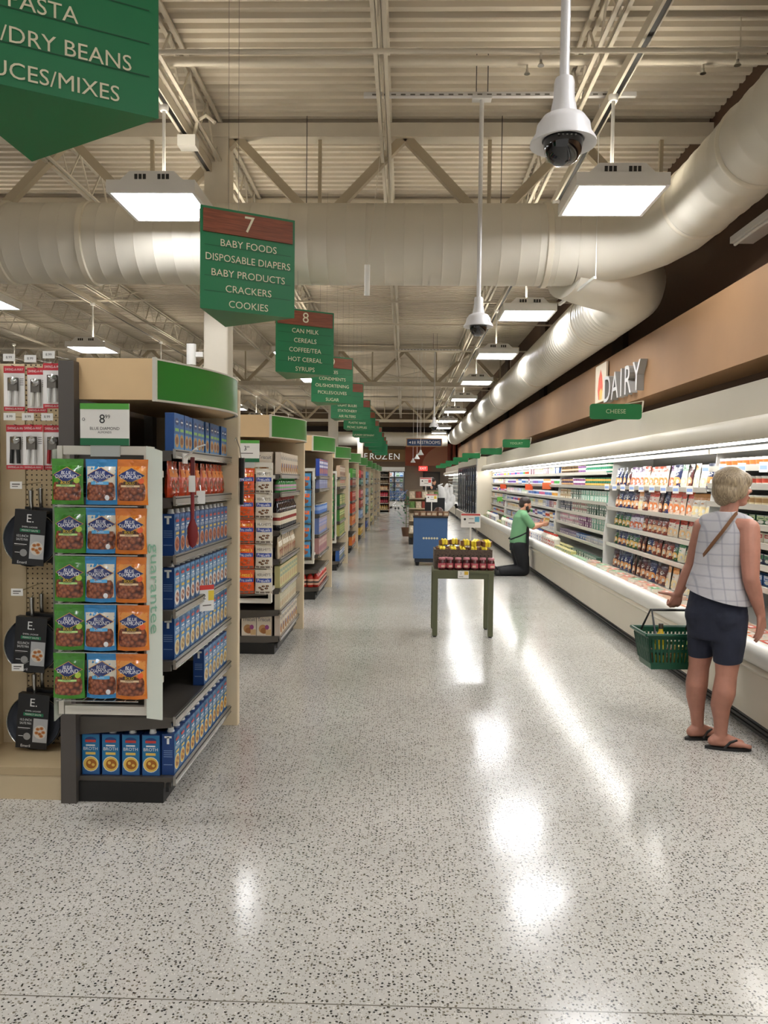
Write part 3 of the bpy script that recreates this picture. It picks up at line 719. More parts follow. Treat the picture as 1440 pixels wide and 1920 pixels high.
for i, yy in enumerate(EY):
    k = 'cap1' if i == 0 else 'cap2'
    put(k, (lambda: make_endcap(SHZ)) if i == 0 else (lambda: make_endcap(SHZ2)), (0, yy, 0), 0, 'tan end-of-aisle shelf unit with a green curved header, %s' % (EDESC[i]), 'shelf unit', 'end-of-aisle shelf units')
    # the aisle shelving behind it
    def run():
        o = empty('gondola_shelving')
        MB().box(-9, -1.72 if i else -2.22, .12, 1.12, 0, .14, BEIGE).build('base', o); MB().box(-9, -1.72 if i else -2.22, .6, .64, .14, 2.0, BEIGE).build('back_panel', o)
        for z in (.5, .85, 1.2, 1.55): MB().box(-9, -1.72 if i else -2.22, .2, 1.04, z, z+.02, SHELFGREY).build('shelf', o)
        return o
    put('run%d' % (i > 0), run, (0, yy, 0), 0, 'beige aisle shelving running behind the %s end unit' % EN[i], 'shelving', 'aisle shelving')
def shelf_row(unit, shelf, key, maker, n, z, pitch, depth, desc, cat, y0=None, jit=.0, grp=None, skip=()):
    yb = EY[unit]+.05 if y0 is None else y0
    for q in range(n):
        if q in skip: continue
        put(key, maker, (-1.122-depth/2-random.uniform(0, jit), yb+pitch*(q+.5), z), PI/2+random.uniform(-.02, .02), '%s, %s along the %s shelf, %s end unit' % (desc, nth(q+1), shelf, EN[unit]), cat, grp or '%s on the %s shelf of the %s end unit' % (cat, shelf, EN[unit]))
SN = ['bottom', 'second', 'third', 'fourth', 'fifth', 'sixth', 'top']
# nearest unit
shelf_row(0, 'bottom', 'broth_teal', lambda: broth_carton('teal'), 12, SHZ[0]+.001, .0945, .064, 'teal broth carton', 'carton')
shelf_row(0, 'second', 'broth_sand', lambda: broth_carton('sand'), 6, SHZ[1]+.001, .0925, .064, 'blue broth carton', 'carton', EY[0]+.62)
shelf_row(0, 'third', 'broth_sand', None, 12, SHZ[2]+.001, .0945, .064, 'blue broth carton', 'carton')
shelf_row(0, 'fourth', 'broth_pale', lambda: broth_carton('pale'), 12, SHZ[3]+.001, .0945, .064, 'pale blue broth carton', 'carton')
shelf_row(0, 'fifth', 'broth_deep', lambda: broth_carton('deep'), 12, SHZ[4]+.001, .0945, .064, 'dark blue broth carton', 'carton')
shelf_row(0, 'sixth', 'bag_or', lambda: snack_bag('c9431c', 'e88a3c', .1, .18, .05), 11, SHZ[5]+.001, .103, .06, 'orange noodle bag', 'bag', None, .02)
shelf_row(0, 'top', 'pastab', pasta_box, 13, SHZ[6]+.001, .0875, .047, 'blue boxed broth', 'box', None, .012)
for q in range(4):
    put('broth_teal', None, (-1.535+q*.1, EY[0]+.068, SHZ[0]+.001), 0, 'teal broth carton facing out beneath the almond rack, %s from the post' % nth(q+1), 'carton', 'broth cartons facing the camera')

def make_rack(wing):
    o = empty('bag_rack')
    W_ = mat('d6d2c6', .4)
    f = MB()
    for x in (-1.575, -1.175): f.box(x-.012, x+.012, -.2, -.12, .50, 1.74, W_)
    for z in (.6, 1.6): f.box(-1.60, -1.572, -.14, -.0201, z, z+.03, W_).box(-1.188, -1.165, -.14, .0195, z, z+.03, W_)
    f.box(-1.558, -1.187, -.2, -.17, .50, .54, W_).box(-1.558, -1.187, -.2, -.17, 1.70, 1.74, W_); f.build('frame', o)
    for z in (.592, .812, 1.032, 1.252, 1.472):
        g = MB().rod((-1.558, -.285, z-.004), (-1.187, -.285, z-.004), .003, STEEL)
        for k in range(8): g.rod((-1.54+k*.048, -.285, z-.004), (-1.54+k*.048, -.12, z-.004), .0022, STEEL)
        for zz in (.05, .1): g.rod((-1.558, -.122, z+zz), (-1.187, -.122, z+zz), .002, STEEL)
        g.build('wire_shelf', o)
    for s, x in (((-1, -1.585), (1, -1.16)) if wing else ()):
        x = (-1.585, -1.163)[s > 0]; x2 = (-1.60, -1.115)[s > 0]; ya, yb = ((-.10, -.22), (-.24, -.17))[s > 0]
        wg = MB().poly([(x, ya, .50), (x2, yb, .47), (x2, yb, 1.72), (x, ya, 1.74)], wing).poly([(x+.003, ya+.003, .50), (x+.003, ya+.003, 1.74), (x2+.003, yb+.003, 1.72), (x2+.003, yb+.003, .47)], wing)
        wg = wg.build('wing_panel', o)
        if s > 0:
            tb = MB(); vs, fs = text_geo('guarantee'); e = Vector((x2-x, yb-ya))
            tb.add([(x+e.x*(.45+v.y*.8)+.006, ya+e.y*(.45+v.y*.8)-.004, 1.09-v.x*.105) for v in vs], fs, mat('7fb095', .5)); tb.build('printed_word', wg)
    return o
WING = mat('d5dcd2', .35)
def fill_rack(unit, keys, makers, names, pitch, cols, cat, rowsn=5):
    rn = ['bottom row', 'second row up', 'middle row', 'second row down', 'top row']
    for r in range(rowsn):
        for c in range(len(cols)):
            cn = ['first', 'middle', 'last'][c] if len(cols) == 3 else ['outer', 'inner'][c]
            put(keys[c], makers[c], (cols[c]+random.uniform(-.004, .004), EY[unit]-.245+random.uniform(-.012, .006), .594+.22*r), random.uniform(-.05, .05), '%s, %s, side rack of the %s end unit' % (names[c].strip(), rn[r], EN[unit]), cat, '%s hung on the %s end unit' % (cat, EN[unit]))
r = make_rack(WING); r.location.y = EY[0]; tag(r, 'pale wire side rack of almond bags hung on the nearest end unit', 'rack')
fill_rack(0, ['al_g', 'al_b', 'al_o'], [lambda: almond_bag('green'), lambda: almond_bag('blue'), lambda: almond_bag('orange')], ['green almond bag', 'blue and cream almond bag', 'orange almond bag'], .22, (-1.512, -1.368, -1.226), 'bag')
def sale_sign(w, h, price, cents, l1, l2):
    o = empty('price_sign'); 
    MB().box(-w/2, w/2, -.002, .002, 0, h, PAPER).build('sign_card', o)
    t = MB().rect(-w/2, w/2, h*.86, h, -.0026, mat('55a83f', .5)); t.build('colour_band', o); MB().rect(-w/2, w/2, 0, h*.17, -.0026, mat('176b41', .5)).build('colour_band', o)
    t = MB().text(price, h*.3, INK, TR(-w*.05, -.0028, h*.62)).text(cents, h*.13, INK, TR(w*.06, -.0028, h*.68)); t.text(l1, h*.1, INK, TR(0, -.0028, h*.40), None, w*.6) if l1 else t.rect(-w*.25, w*.25, h*.38, h*.42, -.0028, GREY)
    if l2: t.text(l2, h*.07, INK, TR(0, -.0028, h*.31), None, w*.3)
    t.disc(-w*.43, h*.62, w*.03, w*.03, -.0027, INK).disc(-w*.43, h*.62, w*.02, w*.02, -.0029, PAPER); t.build('lettering', o)
    MB().box(-w*.3, w*.3, .003, .008, -.05, h*.5, mat('bfc4c0', .3)).build('holder', o)
    return o
o = sale_sign(.225, .19, '8', '99', 'BLUE DIAMOND', 'ALMONDS'); o.location = (-1.362, EY[0]-.21, 1.742); tag(o, 'white price sign standing on the rack of almond bags', 'price sign')
# clip strip things on the nearest unit
o = empty('wire_hook', (-1.09, EY[0]+.14, 1.70), 0, 'white wire display hooks clipped to the top shelf edge', 'hook')
MB().tube([(-.01, 0, .0), (.05, -.06, .03), (.1, -.16, .035)], .004, WHITE, 6).tube([(-.01, .04, 0), (.06, -.02, .05), (.12, -.1, .06)], .004, WHITE, 6).tube([(.05, -.06, .03), (.06, -.02, .05)], .004, WHITE, 6).build('wire', o)
MB().box(-.014, -.008, -.02, .06, -.03, .02, WHITE).build('clip', o)
o = empty('spatula', (-1.035, EY[0]+.06, 1.27), 0, 'dark red silicone spatula hanging from the white wire hook', 'spatula')
RED = mat('7d1f22', .4)
MB().lathe([(.001, -.015), (.018, 0), (.027, .04), (.026, .085), (.012, .12), (.009, .13)], RED, None, 14, True, 1, .35).tube([(0, 0, .12), (0, 0, .33)], .009, RED, 8).build('blade', o)
MB().tube([(0, 0, .33), (0, 0, .43)], .011, mat('5c1719', .4), 8).build('handle', o); MB().box(-.016, .016, -.012, -.009, .26, .34, WHITE).build('price_card', o)
for n_, (yy, z, w_, h_, cs, l) in enumerate(((EY[0]+.42, 1.46, .05, .07, ('efefec', 'efefec'), 'small white price tag hanging off the sixth shelf'), (EY[0]+.55, .86, .085, .145, ('efefec', 'd8433a'), 'red, white and yellow sale tag on the fourth shelf edge'))):
    o = empty('shelf_tag', (-1.09, yy, z), PI/2-.9, l, 'tag')
    MB().box(-w_/2, w_/2, -.001, .001, 0, h_, mat(cs[0], .6)).build('tag_card', o)
    t = MB().rect(-w_/2, w_/2, h_*.82, h_, -.002, mat(cs[1], .6))
    if n_: t.rect(w_*.1, w_*.5, h_*.4, h_*.78, -.002, mat('ecd24a', .6)).text('2', h_*.3, INK, TR(-w_*.2, -.003, h_*.55)).rect(-w_*.3, w_*.3, h_*.2, h_*.24, -.003, GREY)
    t.build('print', o); MB().rod((0, .002, h_), (0, .012, h_+.03), .004, STEEL).build('clip', o)
o = empty('door_hook', (-1.045, EY[0]+1.24, 1.43), 0, 'black handled clip and wire hook fixed to the tan end panel', 'hook')
MB().rbox(-.012, .02, -.02, .02, .17, .3, .008, BLACK).rbox(-.008, .016, -.02, .012, 0, .15, .008, BLACK).build('grip', o); MB().tube([(0, 0, .28), (.0, -.05, .36), (.0, -.16, .42), (.0, -.2, .40)], .003, STEEL, 6).build('wire', o)

# second unit
tb = lambda: triscuit_box()
shelf_row(1, 'bottom', 'tri', tb, 8, SHZ2[0]+.001, .14, .052, 'cream cracker box', 'box')
shelf_row(1, 'second', 'boxw', lambda: plain_box('d8cfb4', 'c7c0a0', 'c2a57a', .1, .05, .165), 10, SHZ2[1]+.001, .105, .052, 'cream packet', 'box')
shelf_row(1, 'third', 'boxy', lambda: plain_box('c9c38a', '8fa08a', 'c2a57a', .14, .05, .2), 8, SHZ2[2]+.001, .142, .052, 'yellow and grey packet', 'box')
shelf_row(1, 'fourth', 'bagw', lambda: snack_bag('cbb89a', 'e8e0cc', .1, .2, .05), 11, SHZ2[3]+.001, .103, .055, 'cream foil bag', 'bag', None, .02)
shelf_row(1, 'fifth', 'wine', lambda: bottle('17131a', 'e5ddc6', '8f2b22', .04, .30, 'dark_bottle'), 11, SHZ2[4]+.001, .1, .085, 'dark bottle with a pale label', 'bottle')
shelf_row(1, 'sixth', 'toy', lambda: bottle('3f8f4a', 'cfa7c0', '7fd08a', .03, .14, 'small_bottle'), 10, SHZ2[5]+.001, .11, .07, 'small bright bottle', 'bottle')
shelf_row(1, 'top', 'tri', None, 8, SHZ2[6]+.001, .14, .052, 'tan cracker box', 'box')
for q in range(2):
    put('tri2', lambda: triscuit_box('c9a879'), (-1.405+q*.14, EY[1]+.064, SHZ2[0]+.001), 0, 'cream cracker box facing the camera, second end unit bottom, %s of two' % nth(q+1), 'box', 'cracker boxes facing the camera')
    put('tri', None, (-1.405+q*.14, EY[1]+.064, SHZ2[6]+.001), 0, 'tan cracker box facing the camera atop the second end unit, %s of two' % nth(q+1), 'box', 'cracker boxes facing the camera')
r = make_rack(None); r.location.y = EY[1]; tag(r, 'pale wire side rack of candy bags hung on the second end unit', 'rack')
fill_rack(1, ['ca_b', 'ca_o', 'ca_c'], [lambda: candy_bag('brown'), lambda: candy_bag('orange'), lambda: candy_bag('cream')], ['brown candy bag', 'orange candy bag', 'cream candy bag'], .22, (-1.53, -1.375, -1.215), 'bag')
o = sale_sign(.225, .19, '3', '99', '', ''); o.location = (-1.38, EY[1]-.21, 1.742); tag(o, 'white price sign standing on the rack of candy bags', 'price sign')
# third unit
shelf_row(2, 'bottom', 'redb', lambda: bottle('b5281c', 'd8a58c', '2a2a2a', .042, .205, 'sauce_bottle'), 11, SHZ2[0]+.001, .1, .088, 'red sauce bottle', 'bottle')
shelf_row(2, 'third', 'pinkbx', lambda: plain_box('b98a86', 'c9b4a8', '8a5a66', .1, .06, .22), 10, SHZ2[2]+.001, .105, .062, 'dusty pink box', 'box')
shelf_row(2, 'fourth', 'bluebx', lambda: plain_box('6f86c0', 'b2a9c0', 'c4a48a', .1, .06, .22), 10, SHZ2[3]+.001, .105, .062, 'blue and lilac box', 'box')
shelf_row(2, 'fifth', 'bluecn', lambda: can('4a74b8', '8fa6d0', .045, .13), 11, SHZ2[4]+.001, .1, .093, 'blue tin can', 'can')
shelf_row(2, 'sixth', 'lilbx', lambda: plain_box('7a86b8', 'a8b0cc', '8a8aa8', .1, .05, .14), 10, SHZ2[5]+.001, .105, .052, 'lilac packet', 'box')
shelf_row(2, 'top', 'navbx', lambda: plain_box('2a49a8', 'dfe2ee', 'c77a4a', .15, .05, .23), 7, SHZ2[6]+.001, .16, .052, 'royal blue box', 'box')
for q in range(3): put('redb', None, (-1.42+q*.09, EY[2]+.08, SHZ2[0]+.001), 0, 'red sauce bottle facing the camera on the third end unit, %s of three' % nth(q+1), 'bottle', 'sauce bottles facing the camera')
r = copy_tree(r); r.location.y = EY[2]; tag(r, 'pale side rack of orange and blue packs on the third end unit', 'rack')
fill_rack(2, ['sn_o', 'sn_b'], [lambda: snack_bag('d0521c', '3a6fb0', .15, .2, .05), lambda: snack_bag('3f86b4', 'd8642a', .15, .2, .05)], ['orange snack bag', 'blue snack bag'], .22, (-1.44, -1.27), 'bag')
# units farther away
PAL = [None, None, None, [('2a5aa0', 'e0e6ee', '9a9a4a'), ('b0b060', '5f7f4a', '2f6f3a'), ('4a8a3f', 'd8d890', 'b0803a'), ('2f6a34', 'c0c070', 'd0c080'), ('c8bf9a', 'c04030', '8a7a5a'), ('c0a58a', 'd8d0c0', '7a4a3a')],
       [('d07020', 'e0a050', 'c03a1c'), ('d88040', 'e8b070', 'b0401c'), ('c8401c', 'e08060', '7a1c10'), ('b8341c', 'd8a090', '4a1010'), ('9a4a3a', 'c0b0a0', '5a2a2a'), ('4a9a3a', 'a0d080', '2f6a2a')],
       [('d8b03a', 'e8d080', '9a6a1c'), ('8fa8c8', 'c0d0e0', '4a6a9a'), ('b85a4a', 'e0b0a0', '7a2a1c'), ('c05a5a', 'e8c0c0', '6a2a2a'), ('6a9a8a', 'c0d8d0', '2a5a4a'), ('b03a3a', 'e0a0a0', '4a1a1a')],
       [('24449a', '8aa0d0', '1a2a5a'), ('2a7a6a', '8ac0b0', '1a4a3a'), ('8fb0c8', 'd0e0e8', '4a7a9a'), ('7aa0b8', 'b8d0dc', '3a6a8a'), ('9ab8c8', 'd8e4ea', '5a8aa0'), ('5a90b8', 'b0d0e0', '2a5a7a')],
       [('c8c070', 'e0dca0', '8a8030'), ('b8b878', 'd8d8a8', '7a7a3a'), ('c8b878', 'e0d8b0', '8a7a3a'), ('b0b888', 'd0d8b8', '6a7a4a'), ('c0c088', 'dcdcb4', '80804a'), ('a8a878', 'c8c8a0', '6a6a3a')]]
for u in range(3, 8):
    for k, (a, b_, c_) in enumerate(PAL[u]):
        s = (0, 2, 3, 4, 5, 6)[k]
        shelf_row(u, SN[s], 'far%d_%d' % (u, k), lambda: plain_box(a, b_, c_, .15, .07, .13 if s == 5 else .2), 7, SHZ2[s]+.001, .162, .072, ['blue', 'olive', 'green', 'dark green', 'cream', 'tan'][k]+' packet' if u == 3 else 'boxed packet', 'box')
    r = copy_tree(r); r.location.y = EY[u]; tag(r, 'narrow side rack hung with packs on the %s end unit' % EN[u], 'rack')
    cs = [None, None, None, ('2f6f3a', '9ac070', '2f6f3a', 'c0d080'), ('b8343a', 'e8e4e0', 'dcd8d4', 'c03a3a'), ('4a9a9a', 'd86a5a', 'd8606a', 'e0e0d0'), ('6a9ac0', 'd0e0f0', '8ab0d0', 'e0e8f0'), ('c8c070', 'e8e4b0', 'b8b060', 'e0dca0')][u]
    fill_rack(u, ['fr%da' % u, 'fr%db' % u], [lambda: snack_bag(cs[0], cs[1], .15, .2, .05), lambda: snack_bag(cs[2], cs[3], .15, .2, .05)], ['glossy hanging pack'+' ', 'glossy pouch'+' '], .22, (-1.44, -1.27), 'bag')
# open bottle shelf at the end of the row
o = empty('shelf_unit', (-1.05, 38.5, 0), 0, 'narrow brown shelf of bottles beyond the last green header', 'shelf unit')
MB().box(-.32, -.29, -.4, .4, 0, 2.05, mat('7a5236', .5)).box(.29, .32, -.4, .4, 0, 2.05, mat('7a5236', .5)).build('side_panel', o); MB().box(-.29, .29, .36, .4, 0, 2.05, mat('3a2a20', .5)).build('back_panel', o)
for z in (.12, .45, .78, 1.1, 1.42, 1.74, 2.03): MB().box(-.29, .29, -.4, .36, z-.02, z, mat('c9bfae', .5)).build('shelf', o)
BC = [('b08a4a', 'd8c08a', '6a4a2a'), ('6a1c22', 'c04050', '2a1010'), ('a01c2a', 'e06070', '3a1010'), ('a8744a', 'e0c8a0', '5a3a2a'), ('4a3a2a', 'a08a6a', '2a2018'), ('2a2422', '7a6a5a', '1a1614')]
for k, z in enumerate((.12, .45, .78, 1.1, 1.42, 1.74)):
    for q in range(5):
        put('fb%d' % k, lambda: bottle(*BC[k], r=.045, h=.25, name='bottle'), (-1.25+q*.1, 38.2, z+.001), 0, 'bottle, %s across the %s shelf of the narrow brown stand' % (nth(q+1), SN[k]), 'bottle', 'bottles on the narrow brown stand')

# ---------------------------------------------------------------- pans and can openers beside the nearest unit
o = empty('pegboard_display', (-1.9, 3.72, 0), 0, 'tan pegboard bay of pans and can openers beside the nearest end unit', 'display')
MB().box(-.11, .235, .345, .365, .17, 2.19, pegboard()).build('pegboard', o)
MB().box(-.30, -.24, 0, .365, 0, 2.19, BEIGE).box(-.24, -.11, .335, .365, .165, 2.19, BEIGE).build('side_panel', o)
MB().box(-.24, .235, .0, .345, 0, .125, BEIGE).box(-.24, .235, -.012, .335, .125, .165, mat('b5a17e', .4)).build('base_ledge', o)
MB().box(-.12, .235, .365, .39, 0, 2.15, BEIGE).build('back_board', o)
PANB = mat('4c5058', .32, .1)
def frying_pan():
    o = empty('frying_pan')
    RX = Matrix.Rotation(-PI/2, 4, 'X')
    MB().lathe([(.1, .045), (.125, .035), (.14, .003), (.144, 0), (.145, .003), (.13, .04), (.1, .05), (.0001, .05)], STEEL, RX, 40, False).lathe([(.0001, .042), (.1, .042), (.122, .032), (.138, .002)], PANB, RX @ TR(0, 0, -.0), 40, False).build('bowl', o)
    h = MB().tube([(0, .03, .13), (0, .018, .16), (0, .012, .2), (0, .012, .25)], [.011, .011, .012, .014], STEEL, 10).build('handle', o)
    MB().tube([(0, .012, .25), (0, .03, .262)], .004, STEEL, 6).build('hanging_eye', h)
    c = MB(); M = Matrix.Rotation(.07, 4, 'Y')
    c.box(-.082, .082, -.012, -.006, -.135, .135, mat('17181a', .4), M); c.box(-.082, .082, -.012, .03, .135, .15, mat('17181a', .4), M); c = c.build('card_sleeve', o)
    t = MB(); W_ = mat('e8e8e6', .5)
    t.text('E.', .06, W_, M @ TR(0, -.0128, .105)); t.text('EMERIL LAGASSE', .011, W_, M @ TR(0, -.0128, .062), None, .1)
    t.rect(-.05, .055, .036, .052, -.0125, mat('1f7a52', .5), M); t.text('PERFECT SAUTE', .012, W_, M @ TR(.002, -.0132, .044), None, .09)
    t.text('10.5-INCH', .018, W_, M @ TR(-.036, -.0128, .014), None, .06); t.text('SAUTE PAN', .018, W_, M @ TR(-.036, -.0128, -.004), None, .06)
    t.rect(-.075, -.01, -.03, -.027, -.0128, W_, M); t.rect(-.075, -.02, -.036, -.034, -.0128, GREY, M)
    t.disc(-.025, -.072, .019, .019, -.0128, mat('9a9a98', .4), M); t.rect(-.07, -.045, -.073, -.070, -.0128, W_, M); t.text('Emeril', .02, W_, M @ TR(-.03, -.0128, -.122), None, .07)
    t.rect(.005, .08, -.10, .025, -.0126, mat('b9bbbb', .5), M); t.disc(.042, -.045, .034, .036, -.0130, mat('dcd6cc', .5), M)
    for x, z in ((.03, -.03), (.05, -.025), (.06, -.045), (.042, -.055), (.025, -.05), (.05, -.065)): t.disc(x, z, .011, .009, -.0134, mat('c98a4e', .5), M, 8); t.disc(x, z, .005, .004, -.0137, mat('a8582a', .5), M, 8)
    t.build('printed_art', c)
    return o
for q, z in enumerate((1.275, .72, .318)):
    put('pan', frying_pan, (-1.925+(.0, .0, .01)[q], 3.93, z), 0, 'steel-handled frying pan with a black card sleeve, %s of the column' % ('top', 'middle', 'bottom')[q], 'frying pan', 'frying pans on the pegboard')
    put('pan2', lambda: copy_tree(_PROTO['pan']), (-1.905, 3.995, z+.01), 0, 'frying pan tucked behind the %s pan of the column' % ('top', 'middle', 'bottom')[q], 'frying pan', 'frying pans on the pegboard')
def can_opener(hc):
    o = empty('can_opener'); Rd = mat('c22a36', .4)
    b = MB().box(-.052, .052, -.001, .001, 0, .225, mat('efece8', .35)).rect(-.052, .052, .19, .225, -.0015, Rd).rect(-.052, .052, .0, .022, -.0015, Rd)
    b.text('SWING-A-WAY', .018, mat('efece8', .4), TR(0, -.002, .207), None, .09).text('SWING-A-WAY', .014, mat('efece8', .4), TR(0, -.002, .011), None, .09)
    for k in range(4): b.rect(.028, .047, .13+.01*k, .133+.01*k, -.0015, GREY)
    b.build('backing_card', o)
    MB().rbox(-.028, .026, -.022, -.003, .1, .165, .01, mat('77736c', .3, .8)).lathe([(.02, 0), (.02, .012), (.006, .02)], STEEL, TR(.004, -.02, .148) @ Matrix.Rotation(PI/2, 4, 'X'), 16).build('cutter', o)
    for x in (-.018, .012): MB().tube([(x, -.012, .105), (x*1.2, -.012, .03)], .0095, mat(hc, .4), 8).build('handle', o)
    MB().tube([(0, .02, .222), (0, -.03, .226)], .003, STEEL, 6).build('peg_hook', o)
    return o
CO = [(-1.965, 1.925, 'e9e9e6', 'white handles, upper row by the panel'), (-1.858, 1.92, 'e4e2d8', 'white handles, middle of the upper row'), (-1.765, 1.94, 'e9e9e6', 'white handles, upper row by the grey post'), (-1.965, 1.632, '1d1d1d', 'black handles, lower row by the panel'), (-1.872, 1.632, 'e9e9e6', 'white handles, middle of the lower row'), (-1.775, 1.632, '9a1f24', 'red handles, lower row by the grey post')]
for q, (x, z, hc, l) in enumerate(CO):
    put('open_'+hc, lambda: can_opener(hc), (x, 3.86+.02*(q % 2), z), (.05, -.06, .04)[q % 3], 'carded can opener, '+l, 'can opener', 'can openers on the pegboard')
    o = empty('price_tag', (x-.01, 3.83, z+.245), 0, 'little white price tag over the '+('upper', 'lower')[q//3]+' can openers, '+('by the panel', 'in the middle', 'by the post')[q % 3], 'tag', 'price tags on the pegboard')
    MB().box(-.03, .03, -.001, .001, 0, .036, WHITE).build('tag_card', o); MB().text('8.99', .018, INK, TR(0, -.0016, .018)).build('lettering', o); MB().rod((0, .002, .018), (0, .23, .03), .003, STEEL).build('peg_hook', o)
for q, z in enumerate((1.615-.08, 1.0, .62)):
    o = empty('price_tag', (-1.93, 3.80, z), 0, 'little white price tag above the %s pan' % ('top', 'middle', 'bottom')[q], 'tag', 'price tags on the pegboard')
    MB().box(-.03, .03, -.001, .001, 0, .036, WHITE).build('tag_card', o); MB().rect(-.02, .02, .02, .026, -.0016, GREY).rect(-.02, .01, .010, .014, -.0016, GREY).build('print', o); MB().rod((0, .002, .018), (0, .26, .03), .003, STEEL).build('peg_hook', o)
# ================================================================ THE DAIRY WALL
CASE = mat('cfc6b2', 0.4, var=.03, bscale=1.5); CASEW = mat('d9d6cc', .35); KICK = mat('34312e', .45, .2); CLIT = mat('ffffff', .4, emit=CASE_L); INNER = mat('8f8f8c', .45); SHWHITE = mat('dcdcd8', .35)
def case_profile(b, pts, y0, y1, m, smooth=True):
    n = len(pts)
    b.add([(x, y, z) for y in (y0, y1) for x, z in pts], [(i, n+i, n+i+1, i+1) for i in range(n-1)], m, smooth); return b
def make_case(L, shz):
    o = empty('dairy_case')
    k = MB().box(2.272, 3.3, 0, L, 0, .10, KICK)
    for z in (.025, .055, .085): k.box(2.258, 2.272, 0, L, z-.01, z+.006, KICK)
    k.build('kick_plate', o)
    b = case_profile(MB(), [(2.272, .10), (2.225, .11), (2.21, .14), (2.20, .42), (2.185, .43), (2.175, .445), (2.185, .462), (2.20, .47)], 0, L, CASE)
    b.add([(2.272, 0, .1), (2.2, 0, .42), (3.3, 0, .42), (3.3, 0, .1)], [(0, 1, 2, 3)], CASE); b.build('base_panel', o)
    case_profile(MB(), [(2.20, .468), (2.178, .49), (2.172, .53), (2.178, .575), (2.205, .605), (2.235, .612), (2.265, .605), (2.285, .575), (2.29, .52)], 0, L, CASEW).build('bumper', o)
    MB().box(2.285, 3.3, .004, L-.004, .50, .52, SHWHITE).build('well_floor', o)
    MB().box(3.25, 3.3, 0, L, .52, 2.05, INNER).build('back_panel', o)
    for yy in (0.0, L-.012): MB().prism([(2.62, .52), (3.25, .52), (3.25, 1.98), (2.75, 1.98), (2.62, .9)], 0, .012, SHWHITE, Matrix(((1, 0, 0, 0), (0, 0, 1, yy), (0, 1, 0, 0), (0, 0, 0, 1)))).build('divider', o) if yy == 0 else None
    case_profile(MB(), [(2.62, 1.93), (2.42, 1.915), (2.37, 1.90), (2.345, 1.895), (2.335, 1.92), (2.34, 1.975), (2.36, 2.03), (2.40, 2.065), (2.46, 2.075), (2.475, 2.08), (2.49, 2.33), (2.52, 2.34), (3.3, 2.34)], 0, L, CASE).build('canopy', o)
    case_profile(MB(), [(3.25, 2.0), (2.62, 1.96), (2.62, 1.93)], 0, L, SHWHITE).build('canopy_liner', o)
    MB().box(2.44, 2.50, .05, L-.05, 1.895, 1.91, CLIT).build('light_strip', o)
    MB().box(2.66, 2.68, .02, L-.02, 1.855, 1.895, CASEW).build('air_grille', o)
    for z in shz:
        s = MB().box(2.66, 3.249, .015, L-.004, z-.022, z-.004, SHWHITE).build('shelf', o)
        MB().add([(2.66, .015, z-.035), (2.66, L-.004, z-.035), (2.64, L-.004, z+.012), (2.64, .015, z+.012), (2.665, L-.004, z+.012), (2.665, .015, z+.012)], [(0, 3, 2, 1), (3, 5, 4, 2)], CASEW).build('price_rail', s)
    return o
SH_A = [.83, .99, 1.15, 1.285, 1.435, 1.59, 1.735]; SH_B = [.815, 1.05, 1.28, 1.55]; SH_C = [.73, .93, 1.13, 1.325, 1.54, 1.735]
CY = [-3.2, .15, 3.5, 6.85, 10.2, 13.55, 16.9, 20.25]; CL = 3.35
CNAME = ['behind the camera', 'beside the camera', 'beside the woman, stocked with tubs and dips', 'of hanging shredded cheese bags', 'of cream cheese tubs past the cheese bags', 'of yogurts beside the kneeling clerk', 'of dairy cups past the clerk', 'of cartons just before the glass doors']
for i, yy in enumerate(CY):
    sh = SH_B if i == 3 else SH_C if i >= 4 else SH_A
    put('case'+str(len(sh)), lambda: make_case(CL, sh), (0, yy, 0), 0, 'open cream refrigerated wall case '+CNAME[i], 'dairy case', 'open dairy cases')
o = empty('case_end_panel', (2.2, 23.6, 0), 0, 'cream end panel closing off the open case before the glass doors', 'panel')
MB().box(0.02, 1.1, .0, .06, 0, 2.3, CASE).build('panel_body', o); MB().box(-.01, .02, 0, .06, .1, 2.3, STEEL).build('edge_strip', o)
# glass door section and the open case beyond
GL = mat('aab4bc', .03, alpha=.18); FRM = mat('3a3c40', .3, .6)
def make_doors(L, n):
    o = empty('glass_door_case')
    MB().box(2.30, 3.3, 0, L, 0, .28, KICK).box(2.22, 2.3, 0, L, .1, .40, CASE).build('base_panel', o)
    MB().box(2.3, 3.3, 0, L, .28, .40, CASE).box(2.3, 3.3, 0, L, 2.12, 2.34, CASE).box(3.2, 3.3, 0, L, .4, 2.12, mat('3a3d44', .5)).build('cabinet', o)
    for z in (.42, .8, 1.2, 1.6): MB().box(2.5, 3.2, .02, L-.02, z-.02, z, SHWHITE).build('shelf', o)
    MB().box(2.38, 2.44, .05, L-.05, 2.08, 2.11, mat('eef2ff', .4, emit=5.0)).build('light_strip', o)  # strip added to lighten the dark interior behind the doors
    for k in range(n):
        a = L/n*k; d = MB().box(2.30, 2.345, a, a+.05, .4, 2.12, FRM).box(2.30, 2.345, a+L/n-.05, a+L/n, .4, 2.12, FRM).box(2.30, 2.345, a+.05, a+L/n-.05, .4, .46, FRM).box(2.30, 2.345, a+.05, a+L/n-.05, 2.05, 2.12, FRM).build('door', o)
        MB().box(2.32, 2.328, a+.05, a+L/n-.05, .46, 2.05, GL).build('door_glass', d); MB().tube([(2.27, a+.08, .9), (2.27, a+.08, 1.5)], .012, STEEL, 8).build('handle', d)
    return o
gd = make_doors(9.4, 10); gd.location = (0, 26.2-2.5, 0); tag(gd, 'long dark glass-doored refrigerator along the dairy wall', 'refrigerator')
